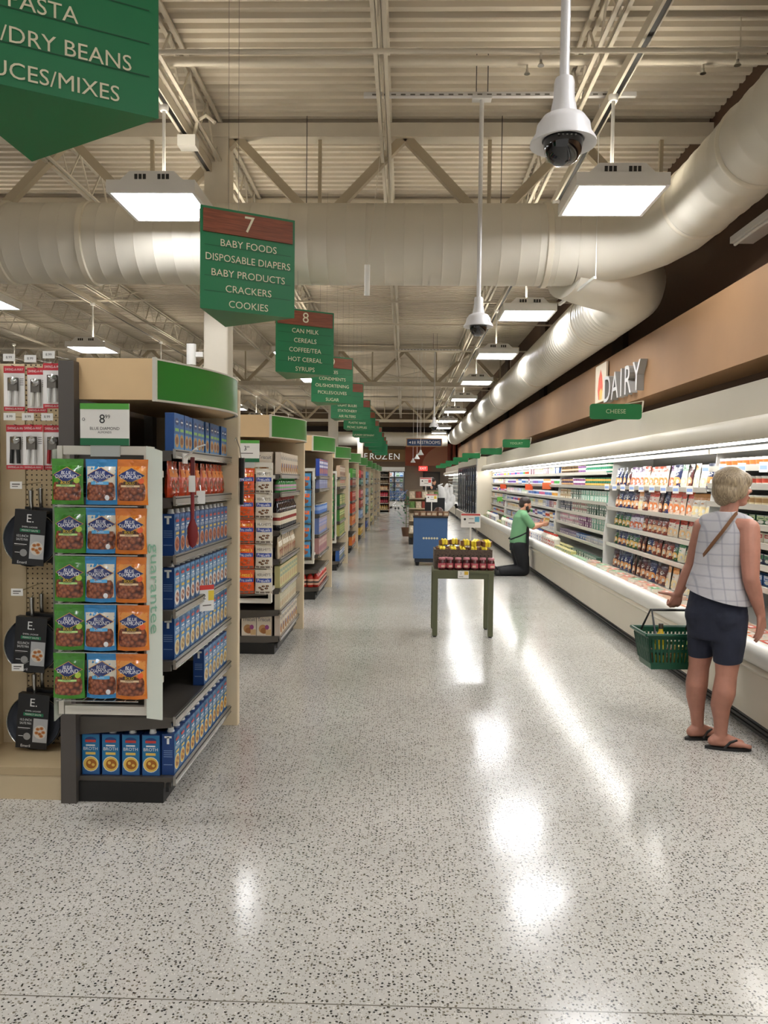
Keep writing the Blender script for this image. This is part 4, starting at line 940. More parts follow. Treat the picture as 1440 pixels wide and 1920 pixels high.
for i, yy in enumerate((33.2, 36.55, 39.9, 43.25)):
    put('case6', None, (0, yy, 0), 0, 'open cream wall case past the glass doors, %s of four' % nth(i+1), 'dairy case', 'open dairy cases')
# hanging green department signs
def dept(word):
    o = empty('department_sign'); MB().rbox(-.27, .27, -.16, 0, -.008, .008, .03, mat('0d6b35', .45), Matrix(((1, 0, 0, 0), (0, 0, 1, 0), (0, 1, 0, .16), (0, 0, 0, 1)))).build('sign_board', o)
    if word: MB().text(word, .062, mat('a9b88f', .6), TR(0, -.0095, .08)).build('lettering', o)
    MB().rod((.1, .0, .16), (.30, .05, .2), .006, CASE).rod((.285, .05, .08), (.30, .05, .2), .01, CASE).build('bracket', o)
    return o
for i, (yy, wd) in enumerate(((8.2, 'CHEESE'), (15.4, 'YOGURT'), (19.8, ''), (23.6, ''), (28, ''), (33, ''), (38, ''), (43, ''))):
    o = dept(wd); o.location = (2.205 if i < 3 else 2.02, yy, 2.26+.006*min(i, 3)); tag(o, 'green hanging %s over the dairy case, %s from the camera' % ('cheese sign' if i == 0 else 'yogurt sign' if i == 1 else 'sign board', nth(i+1)), 'sign', 'green dairy signs')

# ---------------------------------------------------------------- dairy goods
FO = dict(rough=.25, coat=.3, bump=.2, bscale=30)
def cheese_bag(c1, c2, c3):
    p = Pouch(.168, .228, .05, 4, .9); b = MB(); p.shell(b, mat(c1, **FO), mat(c2, **FO), None, 8, 9)
    o = b.build('cheese_bag'); q = MB()
    p.patch(q, -.076, .076, .02, .10, mat(c3, .4), .001, 6, 3, .25); p.patch(q, -.078, .078, .165, .19, mat(c2, .35), .001, 6, 2); p.diamond(q, -.01, .132, .056, .022, WHITE, .0012); p.patch(q, -.04, .03, .126, .137, mat(c2, .35), .002, 3, 1); p.oval(q, .04, .06, .022, .02, WHITE, .0022, 10)
    q.build('printed_panel', o); return o
def cheese_wedge(c1, c2):
    b = MB().prism([(-.085, 0), (.085, 0), (.07, .15), (-.03, .19), (-.075, .12)], -.025, .025, mat(c1, .3, coat=.4), Matrix(((1, 0, 0, 0), (0, 0, 1, 0), (0, 1, 0, 0), (0, 0, 0, 1))))
    o = b.build('cheese_pack'); MB().rect(-.05, .05, .03, .09, -.026, mat(c2, .4)).disc(0, .12, .03, .02, -.026, WHITE).build('label', o); return o
def dairy_tub(c1, c2, r=.055, h=.06, lid='e8e6e0', name='dairy_tub'):
    o = MB().lathe([(r*.86, 0), (r*.98, h*.86)], mat(c1, .35), None, 16).build(name)
    MB().lathe([(r*.9, h*.25), (r*.96, h*.7)], mat(c2, .4), Matrix.Scale(1.012, 4, (1, 1, 0)) if False else None, 16, False).build('label', o).scale = (1.015, 1.015, 1)
    MB().lathe([(r*1.03, h*.84), (r*1.03, h*.96), (r*.98, h)], mat(lid, .35), None, 16).build('lid', o); return o
def butter_box(c1, c2): return plain_box(c1, c2, 'e8e4da', .13, .08, .075, 'dairy_box')
def milk_jug(c1, capc):
    o = MB().rbox(-.05, .05, -.05, .05, 0, .15, .018, mat(c1, .4)).lathe([(.062, .15), (.045, .18), (.022, .20), (.02, .215)], mat(c1, .4), None, 14).build('milk_bottle')
    MB().lathe([(.024, .205), (.024, .228)], mat(capc, .4), None, 12).build('cap', o); MB().rect(-.045, .045, .04, .12, -.0508, mat(capc, .4)).rect(-.03, .03, .06, .09, -.0512, WHITE).build('label', o); return o
def drink_carton(c1, c2):
    o = MB().box(-.048, .048, -.048, .048, 0, .19, mat(c1, .4)).add([(-.048, -.048, .19), (.048, -.048, .19), (.048, .048, .19), (-.048, .048, .19), (-.048, 0, .235), (.048, 0, .235), (-.048, 0, .255), (.048, 0, .255)], [(0, 1, 5, 4), (2, 3, 4, 5), (0, 4, 3), (1, 2, 5), (4, 5, 7, 6)], mat(c1, .4)).build('drink_carton')
    MB().rect(-.048, .048, .02, .13, -.0486, mat(c2, .4)).disc(0, .15, .035, .02, -.049, WHITE).build('label', o); return o
def tray_pack(c1, c2):
    o = MB().rbox(-.09, .09, -.06, .06, 0, .035, .015, mat(c1, .25, coat=.4)).build('deli_pack'); MB().poly([(-.06, -.04, .036), (.06, -.04, .036), (.06, .03, .036), (-.06, .03, .036)], mat(c2, .35)).poly([(-.03, -.02, .037), (.03, -.02, .037), (.03, .01, .037), (-.03, .01, .037)], WHITE).build('label', o); return o
def dfill(case, shelf, z, items, pitch, depth_x, y0=.05, y1=3.3, lean=0.0, zs=1, nm=None, vis=(0, 99)):
    """items: (key, maker, words, category, fraction of the shelf) runs from the near end to the far end"""
    yy = CY[case]+y0; cnt = 0; total = y1-y0; acc = 0; pos = yy; stop = yy
    for key, mk, words, cat, fr in items:
        key0, mk0, words0, cat0 = key, mk, words, cat
        stop += fr*total
        while pos+pitch*.6 < stop:
            cnt += 1
            if lean: key, mk, words, cat, fr_ = random.choice(items) if random.random() < .2 else (key0, mk0, words0, cat0, fr)
            if vis[0] <= pos <= vis[1]:
                ob = put(key, mk, (depth_x+.03+random.uniform(-.006, .006), pos+pitch/2, z+(.005 if lean else .0015)), -PI/2+random.uniform(-.08, .08)*(2 if lean else 1), '%s, %s from the near end, %s, %s' % (words, nth(cnt), shelf if 'well' in shelf or 'layer' in shelf else shelf+' shelf', nm), cat, '%s in the %s, %s' % (cat, shelf, nm), lean)
                if lean: ob.scale = (random.uniform(.94, 1.02), 1, zs*random.uniform(.95, 1.03))
            pos += pitch
NB = 'cheese bag case'
CBAGS = [('f3d9c4', 'd8431c', 'e88a4a'), ('e8dcc8', 'c93a22', 'f0c890'), ('24305f', '1c2a50', 'e2a05a'), ('d8d4e0', '5a3a6a', 'd86a3a'), ('2a5f3a', '1f3a5a', 'e8c070'), ('e6e0d0', '2f8a5a', 'f0dca0'), ('5a2a2a', '3a1a2a', 'd8a070'), ('8a3a2a', '4a1a20', 'e8b88a'), ('f0e8d8', 'd89a5a', 'f4e0a8')]
CBN = ['orange and cream cheese bag', 'red and cream cheese bag', 'navy cheese bag', 'lilac and orange cheese bag', 'green cheese bag', 'pale green cheese bag', 'maroon cheese bag', 'rust cheese bag', 'pale yellow cheese bag']
def CB(k): return ('cb%d' % k, lambda: cheese_bag(*CBAGS[k]), CBN[k], 'cheese bag')
BROWS = [('top', 1.55, [(8, .1), (5, .18), (0, .32), (3, .18), (6, .04), (2, .18)]), ('second', 1.28, [(8, .12), (0, .3), (6, .18), (7, .14), (2, .26)]), ('third', 1.05, [(8, .16), (1, .18), (7, .3), (3, .14), (4, .22)]), ('fourth', .815, [(5, .3), (7, .2), (6, .16), (4, .14), (2, .2)])]
for nm_, z, rn in BROWS:
    dfill(3, nm_, z, [CB(k)+(f,) for k, f in rn], .166, 2.70, lean=-.12, zs={'third': .84, 'fourth': .86}.get(nm_, 1), nm=NB)
dfill(3, 'well', .52, [CB(8)+(.35,), CB(6)+(.35,), CB(2)+(.3,)], .166, 2.69, lean=-.12, nm=NB)
TP = [('tp0', lambda: tray_pack('e8c8b0', 'c84a3a'), 'pink deli pack', 'deli pack'), ('tp1', lambda: tray_pack('e8e0d0', 'd8703a'), 'pale deli pack', 'deli pack'), ('tp2', lambda: tray_pack('d8dccc', '3f9a4a'), 'green labelled deli pack', 'deli pack')]
for row, x in (('first well', 2.37), ('second well', 2.50)):
    dfill(3, row, .52, [TP[1]+(.2,), TP[0]+(.5,), TP[2]+(.3,)], .185, x, nm=NB)
for q in range(14):
    put('tp%d' % (q % 3), None, (2.43+random.uniform(-.03, .03), CY[3]+.12+q*.232, .52+.0375), -PI/2+random.uniform(-.5, .5), '%s lying atop the others, %s along the cheese bag case well' % (TP[q % 3][2], nth(q+1)), 'deli pack', 'deli packs heaped in the cheese well')
# near case with tubs and dips
NA = 'case beside woman'
def TB(k, c1, c2, r, h, n, lid='e8e6e0'): return (k, lambda: dairy_tub(c1, c2, r, h, lid), n, 'tub')
AR = [('top', 1.735, [TB('ta', 'd8804a', 'e8c070', .05, .075, 'orange dip tub', 'e8743a')+(.3,), TB('tb', 'e8e0d0', '5a7a5a', .05, .075, 'cream dip tub')+(.3,), TB('tc', 'd8d0e8', 'e07a3a', .05, .075, 'lilac and orange tub')+(.4,)], .112),
      ('second', 1.59, [TB('td', 'e8b88a', 'e04a2a', .05, .07, 'peach tub')+(.5,), TB('te', 'e0dccc', 'c8503a', .05, .07, 'white tub')+(.5,)], .112),
      ('third', 1.435, [TB('tf', 'c8c0a0', '3a4a3a', .05, .075, 'dark labelled tub')+(.5,), TB('tg', 'e8d8b0', 'b08a5a', .05, .075, 'buff tub')+(.5,)], .112),
      ('fourth', 1.285, [('bx1', lambda: butter_box('b82a2a', 'e8d070'), 'red dairy box', 'box', .4), ('bx2', lambda: butter_box('2a5a3a', 'c8d8a0'), 'green dairy box', 'box', .6)], .14),
      ('fifth', 1.15, [('bx3', lambda: butter_box('d8b88a', '8a5a3a'), 'tan dairy box', 'box', .5), ('bx4', lambda: butter_box('e0d8c0', 'b03a3a'), 'cream dairy box', 'box', .5)], .14),
      ('sixth', .99, [('bx5', lambda: butter_box('1f2a4a', '4a8a5a'), 'navy dairy box', 'box', 1.0)], .14), ('seventh', .83, [('bx6', lambda: butter_box('2f5f9a', 'd8dce8'), 'blue dairy box', 'box', 1.0)], .14)]
for nm_, z, items, pitch in AR: dfill(2, nm_, z, items, pitch, 2.74, nm=NA, vis=(4.2, 99))
dfill(2, 'well', .52, [TP[0]+(.5,), TP[1]+(.5,)], .185, 2.38, nm=NA, vis=(3.9, 99)); dfill(2, 'inner well', .52, [TP[1]+(.6,), TP[0]+(.4,)], .185, 2.52, nm=NA, vis=(3.9, 99))
# cream cheese case
NC = 'cream cheese case'
CR = [('top', 1.735, [TB('c1', '2f8a6a', 'e0e8d0', .052, .06, 'green tub', '3f9a7a')+(.45,), TB('c2', 'e8d8e0', '8a5a9a', .052, .06, 'pink tub')+(.15,), TB('c3', 'c8a060', '4a3a2a', .052, .06, 'tan tub')+(.4,)]),
      ('second', 1.54, [TB('c4', '2f7a5a', 'e8b05a', .052, .06, 'green and orange tub', '2f7a5a')+(.45,), TB('c5', 'd8d0dc', '8a4a7a', .052, .06, 'white and plum tub')+(.25,), TB('c6', '3a2a4a', 'c8a070', .052, .06, 'dark plum tub', '4a3a5a')+(.3,)]),
      ('third', 1.325, [('c7', lambda: butter_box('8ac0a8', 'e0e8e0'), 'mint dairy box', 'box', .5), ('c8', lambda: butter_box('3a5a4a', 'b0c0b0'), 'dark green dairy box', 'box', .25), ('c9', lambda: butter_box('c8b890', '9a6a3a'), 'sand dairy box', 'box', .25)]),
      ('fourth', 1.13, [('c8', None, 'dark green dairy box', 'box', .4), ('cb', lambda: butter_box('b8c0b0', 'a03a4a'), 'grey dairy box', 'box', .3), ('cc', lambda: butter_box('2a3040', '9a9aa8'), 'black dairy box', 'box', .3)]),
      ('fifth', .93, [('c7', None, 'mint dairy box', 'box', .3), ('cd', lambda: butter_box('7a3a6a', 'd0a0c8'), 'purple dairy box', 'box', .25), ('ce', lambda: butter_box('d8d0d0', 'c86a8a'), 'pale dairy box', 'box', .45)]),
      ('sixth', .73, [('cf', lambda: butter_box('dcdcdc', 'a8b8c8'), 'white dairy box', 'box', .4), ('cg', lambda: butter_box('2f6ab0', 'c8d8f0'), 'blue dairy box', 'box', .2), ('ch', lambda: butter_box('b8a8c0', '5a4a7a'), 'mauve dairy box', 'box', .4)])]
for nm_, z, items in CR:
    dfill(4, nm_, z, items, .14 if items[0][3] == 'box' else .118, 2.72, nm=NC)
    if items[0][3] == 'tub':
        dfill(4, nm_+' shelf upper layer', z+.0605, items, .118, 2.72, nm=NC)
    elif z > .8: dfill(4, nm_+' shelf upper layer', z+.0765, items, .14, 2.72, nm=NC)
dfill(4, 'well', .52, [TP[2]+(.3,), ('ci', lambda: butter_box('c8c080', '4a7a5a'), 'yellow dairy box', 'box', .35), ('cj', lambda: milk_jug('e0dcd0', 'c84a3a'), 'white bottle', 'bottle', .35)], .15, 2.42, nm=NC)
dfill(4, 'inner well', .52, [('c8', None, 'dark green dairy box', 'box', .5), ('ci', None, 'yellow dairy box', 'box', .5)], .15, 2.56, nm=NC)
# yogurt cases and beyond
CUPS = [('f2f2f6', '6a8ac8'), ('f4f0f4', 'd8709a'), ('f6f2e6', 'e8a84a'), ('eef4fa', '3a6ab0'), ('f0f6ec', '5aa85a'), ('f6eae4', 'd85a3a'), ('eceaf6', '7a5aaa'), ('faf6e2', 'e0c03a'), ('5a78b8', 'f0f0f4'), ('8a3a5a', 'f0e0e8'), ('e8e8ea', '9aa4b0'), ('d8a060', 'f4ecd8')]
CN = ['blue labelled', 'pink labelled', 'amber labelled', 'royal blue labelled', 'green labelled', 'red labelled', 'violet labelled', 'yellow labelled', 'mid blue', 'plum', 'grey labelled', 'buff']
rr = random.Random(11)
def mixed(kind):
    its = []
    left = 1.0
    while left > .01:
        f = min(left, rr.choice((.1, .14, .2))); left -= f; j = rr.randrange(12); a, c = CUPS[j]
        if kind == 'carton': its.append(('dc%d' % j, lambda a=a, c=c: drink_carton(a, c), CN[j]+' drink carton', 'carton', f))
        elif kind == 'box': its.append(('yb%d' % j, lambda a=a, c=c: plain_box(a, c, 'e8e4da', .14, .08, .12, 'yogurt_pack'), CN[j]+' multipack', 'box', f))
        else: its.append(('yc%d' % j, lambda a=a, c=c: dairy_tub(a, c, .06, .105, a, 'yogurt_cup'), CN[j]+' cup', 'cup', f))
    return its
for case, nm in ((5, 'case by clerk'), (6, 'case past clerk'), (7, 'case by glass doors')):
    for s, (nm_, z) in enumerate(zip(('top', 'second', 'third', 'fourth', 'fifth', 'sixth'), SH_C[::-1])):
        dfill(case, nm_, z, mixed(('cup', 'cup', 'box', 'cup', 'box', 'box')[(s+case) % 6]), .148, 2.71, nm=nm)
    dfill(case, 'well', .52, [('mj1', lambda: milk_jug('f0eee8', '3a5a9a'), 'blue capped bottle', 'bottle', .3), ('mj2', lambda: milk_jug('ece6de', 'b03a4a'), 'red capped bottle', 'bottle', .2), ('mj3', lambda: milk_jug('f4f0e0', '4a9a4a'), 'green capped bottle', 'bottle', .2), ('ci', None, 'yellow dairy box', 'box', .3)], .17, 2.42, nm=nm)
# stock behind the glass doors and in the cases past them
for k, (z, zn) in enumerate(((.42, 'bottom'), (.8, 'second'), (1.2, 'third'), (1.6, 'top'))):
    for q in range(18):
        j = (q//3+k*2) % 3; c = [('3a4a8a', '8a9ac8'), ('8a8a90', 'd0d0d8'), ('6a3a2a', 'b07a4a')][j]
        put('gd%d' % j, lambda: milk_jug(*c), (2.62, 23.95+q*.5, z+.0015), -PI/2, '%s bottle behind the glass doors, %s along the %s shelf' % (['blue', 'grey', 'brown'][j], nth(q+1), zn), 'bottle', 'bottles behind the glass doors')
# little flags on the shelf edges
for q, (yy, z, c, l) in enumerate(((16.2, 1.42, 'e2582c', 'orange tag sticking out of the yogurt shelf'), (20.4, 1.40, 'e2582c', 'orange tag at the far dairy shelves'), (21, 1.05, '6ac04a', 'green tag at the far dairy shelves'), (14.2, 1.46, 'd8683a', 'small orange tag by the cream cheese tubs'))):
    o = empty('shelf_tag', (2.60, yy, z), 0, l, 'tag'); MB().box(-.08, .08, -.002, .002, 0, .12, mat(c, .6)).build('tag_card', o); MB().box(.02, .05, .002, .01, .02, .1, WHITE).build('clip', o)
for q in range(16):
    yy = 4.6+q*.36
    o = empty('shelf_tag', (2.60, yy, (1.55 if q > 6 else 1.735)-.05), -.5, 'white price tag on the dairy shelf edge, %s from the near end' % nth(q+1), 'tag', 'white price tags on the dairy shelf edges')
    MB().box(-.028, .028, -.0015, .0015, 0, .075, WHITE).build('tag_card', o); MB().rect(-.024, .024, .02, .05, -.002, mat('8fa8d8', .5)).build('print', o)
# ================================================================ THINGS STANDING IN THE AISLE
OLIVE = mat('5c5f44', .5)
o = empty('display_table', (.61, 8.08, 0), 0, 'small olive green table standing in the middle of the aisle', 'table')
MB().box(-.305, .315, -.24, .24, .655, .685, OLIVE).build('tabletop', o)
MB().box(-.285, .295, -.225, -.205, .60, .655, OLIVE).build('apron', o); MB().box(-.285, .295, .205, .225, .60, .655, OLIVE).build('apron', o)
for x in (-.28, .285):
    for y in (-.215, .215): MB().box(x-.025, x+.025, y-.025, y+.025, .015, .655, OLIVE).lathe([(.018, 0), (.018, .015)], DARK, TR(x, y, 0), 10).build('leg', o)
WICK = mat('5d5043', .7, bump=.6, bscale=90, var=.3)
o = empty('display_crate', (.62, 8.14, .686), 0, 'brown perforated crate holding dessert packs on the olive table', 'crate')
b = MB().box(-.30, .30, -.15, -.135, 0, .20, WICK).box(-.30, .30, .135, .15, 0, .20, WICK).box(-.30, -.285, -.135, .135, 0, .20, WICK).box(.285, .30, -.135, .135, 0, .20, WICK).box(-.285, .285, -.135, .135, 0, .012, WICK).box(-.285, .285, -.135, .135, .135, .146, WICK)
b.build('crate_body', o)
h = MB()
for r in range(3):
    for k in range(14): h.disc(-.26+k*.04, .05+r*.045, .007, .007, -.1508, BLACK, None, 8)
h.build('perforation', o)
JAR = mat('4a0f14', .1, coat=.8)
def jam_jar():
    o = MB().lathe([(.034, 0), (.037, .006), (.037, .085), (.030, .10), (.029, .108)], JAR, None, 18).build('jam_jar')
    MB().lathe([(.0376, .022), (.0376, .07)], mat('c8606a', .5), None, 18, False).build('label', o)
    p = MB().rect(-.018, .018, .03, .05, -.0382, mat('e8c8b0', .5)).build('label_print', o)
    MB().lathe([(.031, .104), (.033, .107), (.033, .122), (.030, .125)], mat('c8848c', .4), None, 18).build('lid', o); return o
for q in range(7): put('jar', jam_jar, (.395+q*.084, 7.915+.012*(q % 2), .686), random.uniform(-.3, .3), 'dark red jam jar with a pink lid, %s in the row on the olive table' % nth(q+1), 'jar', 'jam jars on the olive table')
for q in range(2): put('jar', None, (.43+q*.3, 7.967, .686), 0, 'dark red jam jar set behind the row, %s' % ('by the table end', 'by the middle')[q], 'jar', 'jam jars on the olive table')
def cake():
    o = MB().rbox(-.055, .055, -.04, .04, 0, .05, .03, mat('7d5434', .6, bump=.4, var=.2), None, 4).build('dessert_pack')
    MB().tube([(-.018, -.046, .0), (-.018, -.046, .045), (-.018, 0, .06), (-.018, .046, .045), (-.018, .046, 0)], .012, mat('e6cc2a', .4), 6).tube([(.012, -.046, .0), (.012, -.046, .045), (.012, 0, .058), (.012, .046, .045), (.012, .046, 0)], .014, mat('ecd640', .4), 6).box(-.03, .03, -.0415, .0415, .012, .052, mat('e6cc2a', .4)).build('wrapper_band', o); return o
for q in range(20):
    row, c = divmod(q, 5) if q < 15 else (3, q-15); lay = q//15
    x = .62+(c-2)*.108+random.uniform(-.006, .006)+(.03 if lay else 0); yy = 8.14+((row-1)*.086 if lay == 0 else random.choice((-.05, .03, .05)))
    put('cake', cake, (x, yy, .846+lay*.072+random.uniform(0, .006)), random.uniform(-.12, .12)+(PI if c % 2 else 0)+(random.uniform(-.5, .5) if lay else 0), 'brown dessert pack with a yellow band, %s in the heap in the crate' % nth(q+1), 'food pack', 'dessert packs heaped in the crate', random.uniform(-.05, .05)+(random.uniform(-.25, .25) if lay else 0))
def stake_sign(w, h, hs, red):
    o = empty('price_sign'); MB().box(-w/2, w/2, -.002, .002, hs, hs+h, PAPER).build('sign_card', o)
    t = MB().rect(-w*.48, w*.48, hs+h*.84, hs+h*.97, -.0028, mat('c8504a', .6)).rect(w*.2, w*.44, hs+h*.4, hs+h*.76, -.0028, mat(red, .6)).rect(-w*.1, w*.15, hs+h*.6, hs+h*.64, -.0028, GREY).rect(-w*.12, w*.22, hs+h*.3, hs+h*.35, -.0028, GREY).disc(-w*.3, hs+h*.58, w*.06, w*.06, -.0028, INK); t.build('print', o)
    MB().box(-.008, .008, .003, .012, 0, hs+h*.4, WHITE).build('stake', o); return o
o = stake_sign(.205, .15, .28, '6ab0c8'); o.location = (.70, 8.1, .83); tag(o, 'white price sign with a blue patch on a stake in the crate', 'price sign')
o = empty('price_card', (.61, 7.83, .655), 0, 'white and yellow price card clipped to the olive table edge', 'price card')
MB().box(-.055, .055, -.002, .002, -.045, .03, PAPER).build('card', o); MB().rect(.01, .05, -.01, .026, -.0026, mat('e0b83a', .6)).rect(-.045, .0, -.03, -.025, -.0026, GREY).text('2', .03, INK, TR(-.025, -.0027, .005)).build('print', o)

# blue kiosk
KB = mat('33557f', .5); o = empty('counter_kiosk', (.5, 14.65, 0), 0, 'blue sampling counter with a row of pale badges on its front', 'counter')
MB().box(-.315, .315, -.25, .3, .14, .90, KB).build('cabinet', o); MB().box(-.325, .325, -.26, .31, .90, .93, BLACK).build('countertop', o)
MB().box(-.29, .29, -.22, .28, .07, .14, mat('1d2430', .5)).build('plinth', o)
for x in (-.24, .24):
    for y in (-.17, .22): MB().lathe([(.03, 0), (.045, .07)], BLACK, TR(x, y, 0), 10).build('foot', o)
t = MB()
for k in range(6): t.disc(-.125+k*.05, .52, .02, .02, -.2515, mat('c8c0a0', .5))
t.build('badge', o)
o = stake_sign(.21, .15, .26, 'd8b83a'); o.location = (.52, 14.55, .931); tag(o, 'white and yellow price sign standing on the blue counter', 'price sign')
def loaf(c):
    return MB().rbox(-.06, .06, -.05, .05, 0, .09, .03, mat(c, .5, var=.25, bump=.4), None, 4).rect(-.035, .035, .02, .06, -.0505, mat('b8a890', .5)).build('food_pack')
for q in range(6): put('lf%d' % (q % 2), lambda: loaf(('6a4a34', '8a6a50')[q % 2]), (.25+q*.105, 14.5, .931), random.uniform(-.4, .4), 'brown food pack, %s along the front of the blue counter' % nth(q+1), 'food pack', 'food packs on the blue counter')
o = empty('roast_stand', (.66, 14.72, .931), 0, 'dark covered dish on a wire stand on the blue counter', 'dish')
MB().lathe([(.09, .06), (.085, .11), (.05, .15), (.001, .16)], mat('4a2a1a', .3), None, 18).build('lid', o); MB().box(-.12, .12, -.1, .1, .05, .06, STEEL).build('tray', o)
for x in (-.1, .1): MB().rod((x, 0, 0), (x, 0, .05), .006, STEEL).build('leg', o)
o = empty('monitor_stand', (.62, 15.6, 0), 0, 'black equipment stand behind the blue counter', 'stand')
MB().box(-.2, .2, -.02, .02, .85, 1.25, BLACK).build('panel', o); MB().box(-.03, .03, .02, .06, .05, 1.0, BLACK).build('post', o); MB().box(-.2, .2, -.15, .2, 0, .05, BLACK).build('base', o)
o = empty('carrier_rack', (.86, 16.1, 0), 0, 'black wire bag rack holding the white carrier bags', 'rack')
MB().rod((0, 0, .02), (0, 0, 1.45), .012, BLACK, 8).build('post', o); MB().rod((-.15, -.1, 1.42), (.15, -.1, 1.42), .006, BLACK).rod((0, -.1, 1.42), (0, 0, 1.42), .006, BLACK).build('hook', o); MB().box(-.2, .2, -.15, .15, 0, .02, BLACK).build('base', o)
# produce stand
o = empty('produce_stand', (.43, 19.5, 0), 0, 'tiered stand of cream and green produce trays behind the blue counter', 'stand')
MB().box(-.3, .5, -.3, .4, 0, .12, BLACK).box(-.3, .5, .32, .4, .12, 1.35, mat('8a7a60', .5)).build('frame', o)
for i, z in enumerate((.3, .6, .9, 1.15)): MB().box(-.3, .5, -.3+.1*i, .32, z-.03, z, mat('b8a88a', .5)).build('shelf', o)
PC = ['d8ccb4', 'a89a80', '5a7a3a', 'c8b8a0', '8a3a2a']
for i, z in enumerate((.3, .6, .9, 1.15)):
    for q in range(5):
        put('pr%d' % ((i+q) % 5), lambda: MB().rbox(-.07, .07, -.06, .06, 0, .16, .03, mat(PC[(i+q) % 5], .5, var=.3, bscale=20)).build('produce_pack'), (.21+q*.155, 19.5-.21+.1*i, z+.001), random.uniform(-.2, .2), 'produce pack, %s along the %s tier of the stand' % (nth(q+1), ('lowest', 'second', 'third', 'highest')[i]), 'produce pack', 'produce packs on the tiered stand')
o = stake_sign(.3, .22, .3, 'd8504a'); o.location = (.55, 19.72, 1.151); tag(o, 'pale sign with a red patch above the tiered produce stand', 'sign')
o = empty('potted_plant', (.07, 22, 0), 0, 'tall slim green plant beside the produce stand', 'plant')
MB().lathe([(.1, 0), (.14, .25), (.13, .25), (.12, .22), (.001, .22)], mat('6a4a34', .6), None, 16).build('pot', o)
b = MB()
for k in range(60):
    a = random.uniform(0, 6.28); z = random.uniform(.3, 1.2); r = .12+.08*math.sin(z*3); c = Vector((math.cos(a)*r, math.sin(a)*r, z)); d = Vector((math.cos(a), math.sin(a), .5))*.13; s = Vector((-math.sin(a), math.cos(a), 0))*.03
    b.poly([c, c+d*.5+s, c+d, c+d*.5-s], mat('2f6a44', .5))
b.build('foliage', o); MB().tube([(0, 0, .22), (0, 0, 1.2)], .012, mat('4a5a34', .6), 6).build('stem', o)
# frozen cases along the end wall
def frozen():
    o = empty('freezer_case')
    MB().box(0, 1.2, 0, .8, 0, .35, CASEW).box(0, 1.2, 0, .8, 2.1, 2.35, CASEW).box(0, 1.2, .75, .8, .35, 2.1, mat('c8ccd0', .5)).box(0, .04, 0, .75, .35, 2.1, CASEW).box(1.16, 1.2, 0, .75, .35, 2.1, CASEW).build('cabinet', o)
    MB().box(.05, 1.15, .06, .1, 2.05, 2.08, mat('f4f8ff', .5, emit=12)).build('light_strip', o)
    for z in (.6, .9, 1.2, 1.5, 1.8): MB().box(.04, 1.16, .15, .75, z-.02, z, SHWHITE).build('shelf', o)
    for a in (0, .6):
        d = MB().box(a, a+.04, -.03, 0, .35, 2.1, FRM).box(a+.56, a+.6, -.03, 0, .35, 2.1, FRM).box(a+.04, a+.56, -.03, 0, .35, .4, FRM).box(a+.04, a+.56, -.03, 0, 2.05, 2.1, FRM).build('door', o)
        MB().tube([(a+.5, -.06, .9), (a+.5, -.06, 1.5)], .012, STEEL, 6).build('handle', d)
        MB().box(a+.04, a+.56, -.018, -.012, .4, 2.05, mat('e4eef4', .03, alpha=.08)).build('door_glass', d)
    return o
for q in range(5):
    put('frz', frozen, (-1.18-1.2*(q), 45.3, 0), 0, 'white lit freezer with two glass doors at the end wall, %s from the aisle' % nth(q+1), 'freezer', 'freezers at the end of the aisle')
FC = [('4a8ac0', 'e0e8f0', '2a5a9a'), ('d8c8b8', 'b05a4a', '8a6a5a'), ('e8e8ea', '8ab0d0', '4a7ab0'), ('7aa86a', 'e0e8d8', '3a7a4a')]
for k, z in enumerate((.6, .9, 1.2, 1.5, 1.8, .352)):
    for q in range(5):
        j = (q+k) % 4
        put('fz%d' % j, lambda: plain_box(*FC[j], .18, .06, .2, 'frozen_box'), (-1.03+q*.215, 45.55, z+.001), 0, 'frozen food box, %s across the %s shelf of the first freezer' % (nth(q+1), ('second', 'third', 'fourth', 'fifth', 'top', 'bottom')[k]), 'box', 'frozen food boxes')
# blue shopping carts
def cart():
    o = empty('shopping_cart'); BL = mat('3a5f94', .4); g = MB()
    for z, i in ((.95, 0), (.75, .04), (.55, .08)):
        for a, c in (((-.28+i, -.45+i), (.28-i, -.45+i)), ((.28-i, -.45+i), (.28-i, .45-i)), ((.28-i, .45-i), (-.28+i, .45-i)), ((-.28+i, .45-i), (-.28+i, -.45+i))): g.rod((*a, z), (*c, z), .012, BL, 5)
    for k in range(9):
        y = -.42+k*.105
        for s in (-1, 1): g.rod((s*.27, y, .95), (s*.2, y*.85, .55), .006, BL)
        g.rod((-.2, y*.85, .55), (.2, y*.85, .55), .006, BL)
    for k in range(6):
        for s in (-1, 1): g.rod((-.25+k*.1, s*.44, .95), (-.19+k*.076, s*.37, .55), .006, BL)
    g.build('basket', o)
    MB().rod((-.24, -.4, .95), (-.2, .35, .14), .014, STEEL, 6).rod((.24, -.4, .95), (.2, .35, .14), .014, STEEL, 6).rod((-.22, -.4, .2), (-.22, .4, .14), .014, STEEL, 6).rod((.22, -.4, .2), (.22, .4, .14), .014, STEEL, 6).build('frame', o)
    MB().rod((-.28, -.5, 1.02), (.28, -.5, 1.02), .018, BL, 8).build('handle', o)
    for x in (-.22, .22):
        for y in (-.4, .4): MB().lathe([(.055, -.015), (.06, 0), (.055, .015)], DARK, TR(x, y, .06) @ Matrix.Rotation(PI/2, 4, 'Y'), 12).build('wheel', o)
    return o
for q, (x, y, rz) in enumerate(((-.35, 43.2, 1.4), (-.75, 42.2, 1.2))):
    put('cart', cart, (x, y, 0), rz, 'blue shopping cart in front of the freezer doors, %s' % ('the nearer to the restrooms', 'the one nearer the camera')[q], 'shopping cart', 'blue shopping carts')
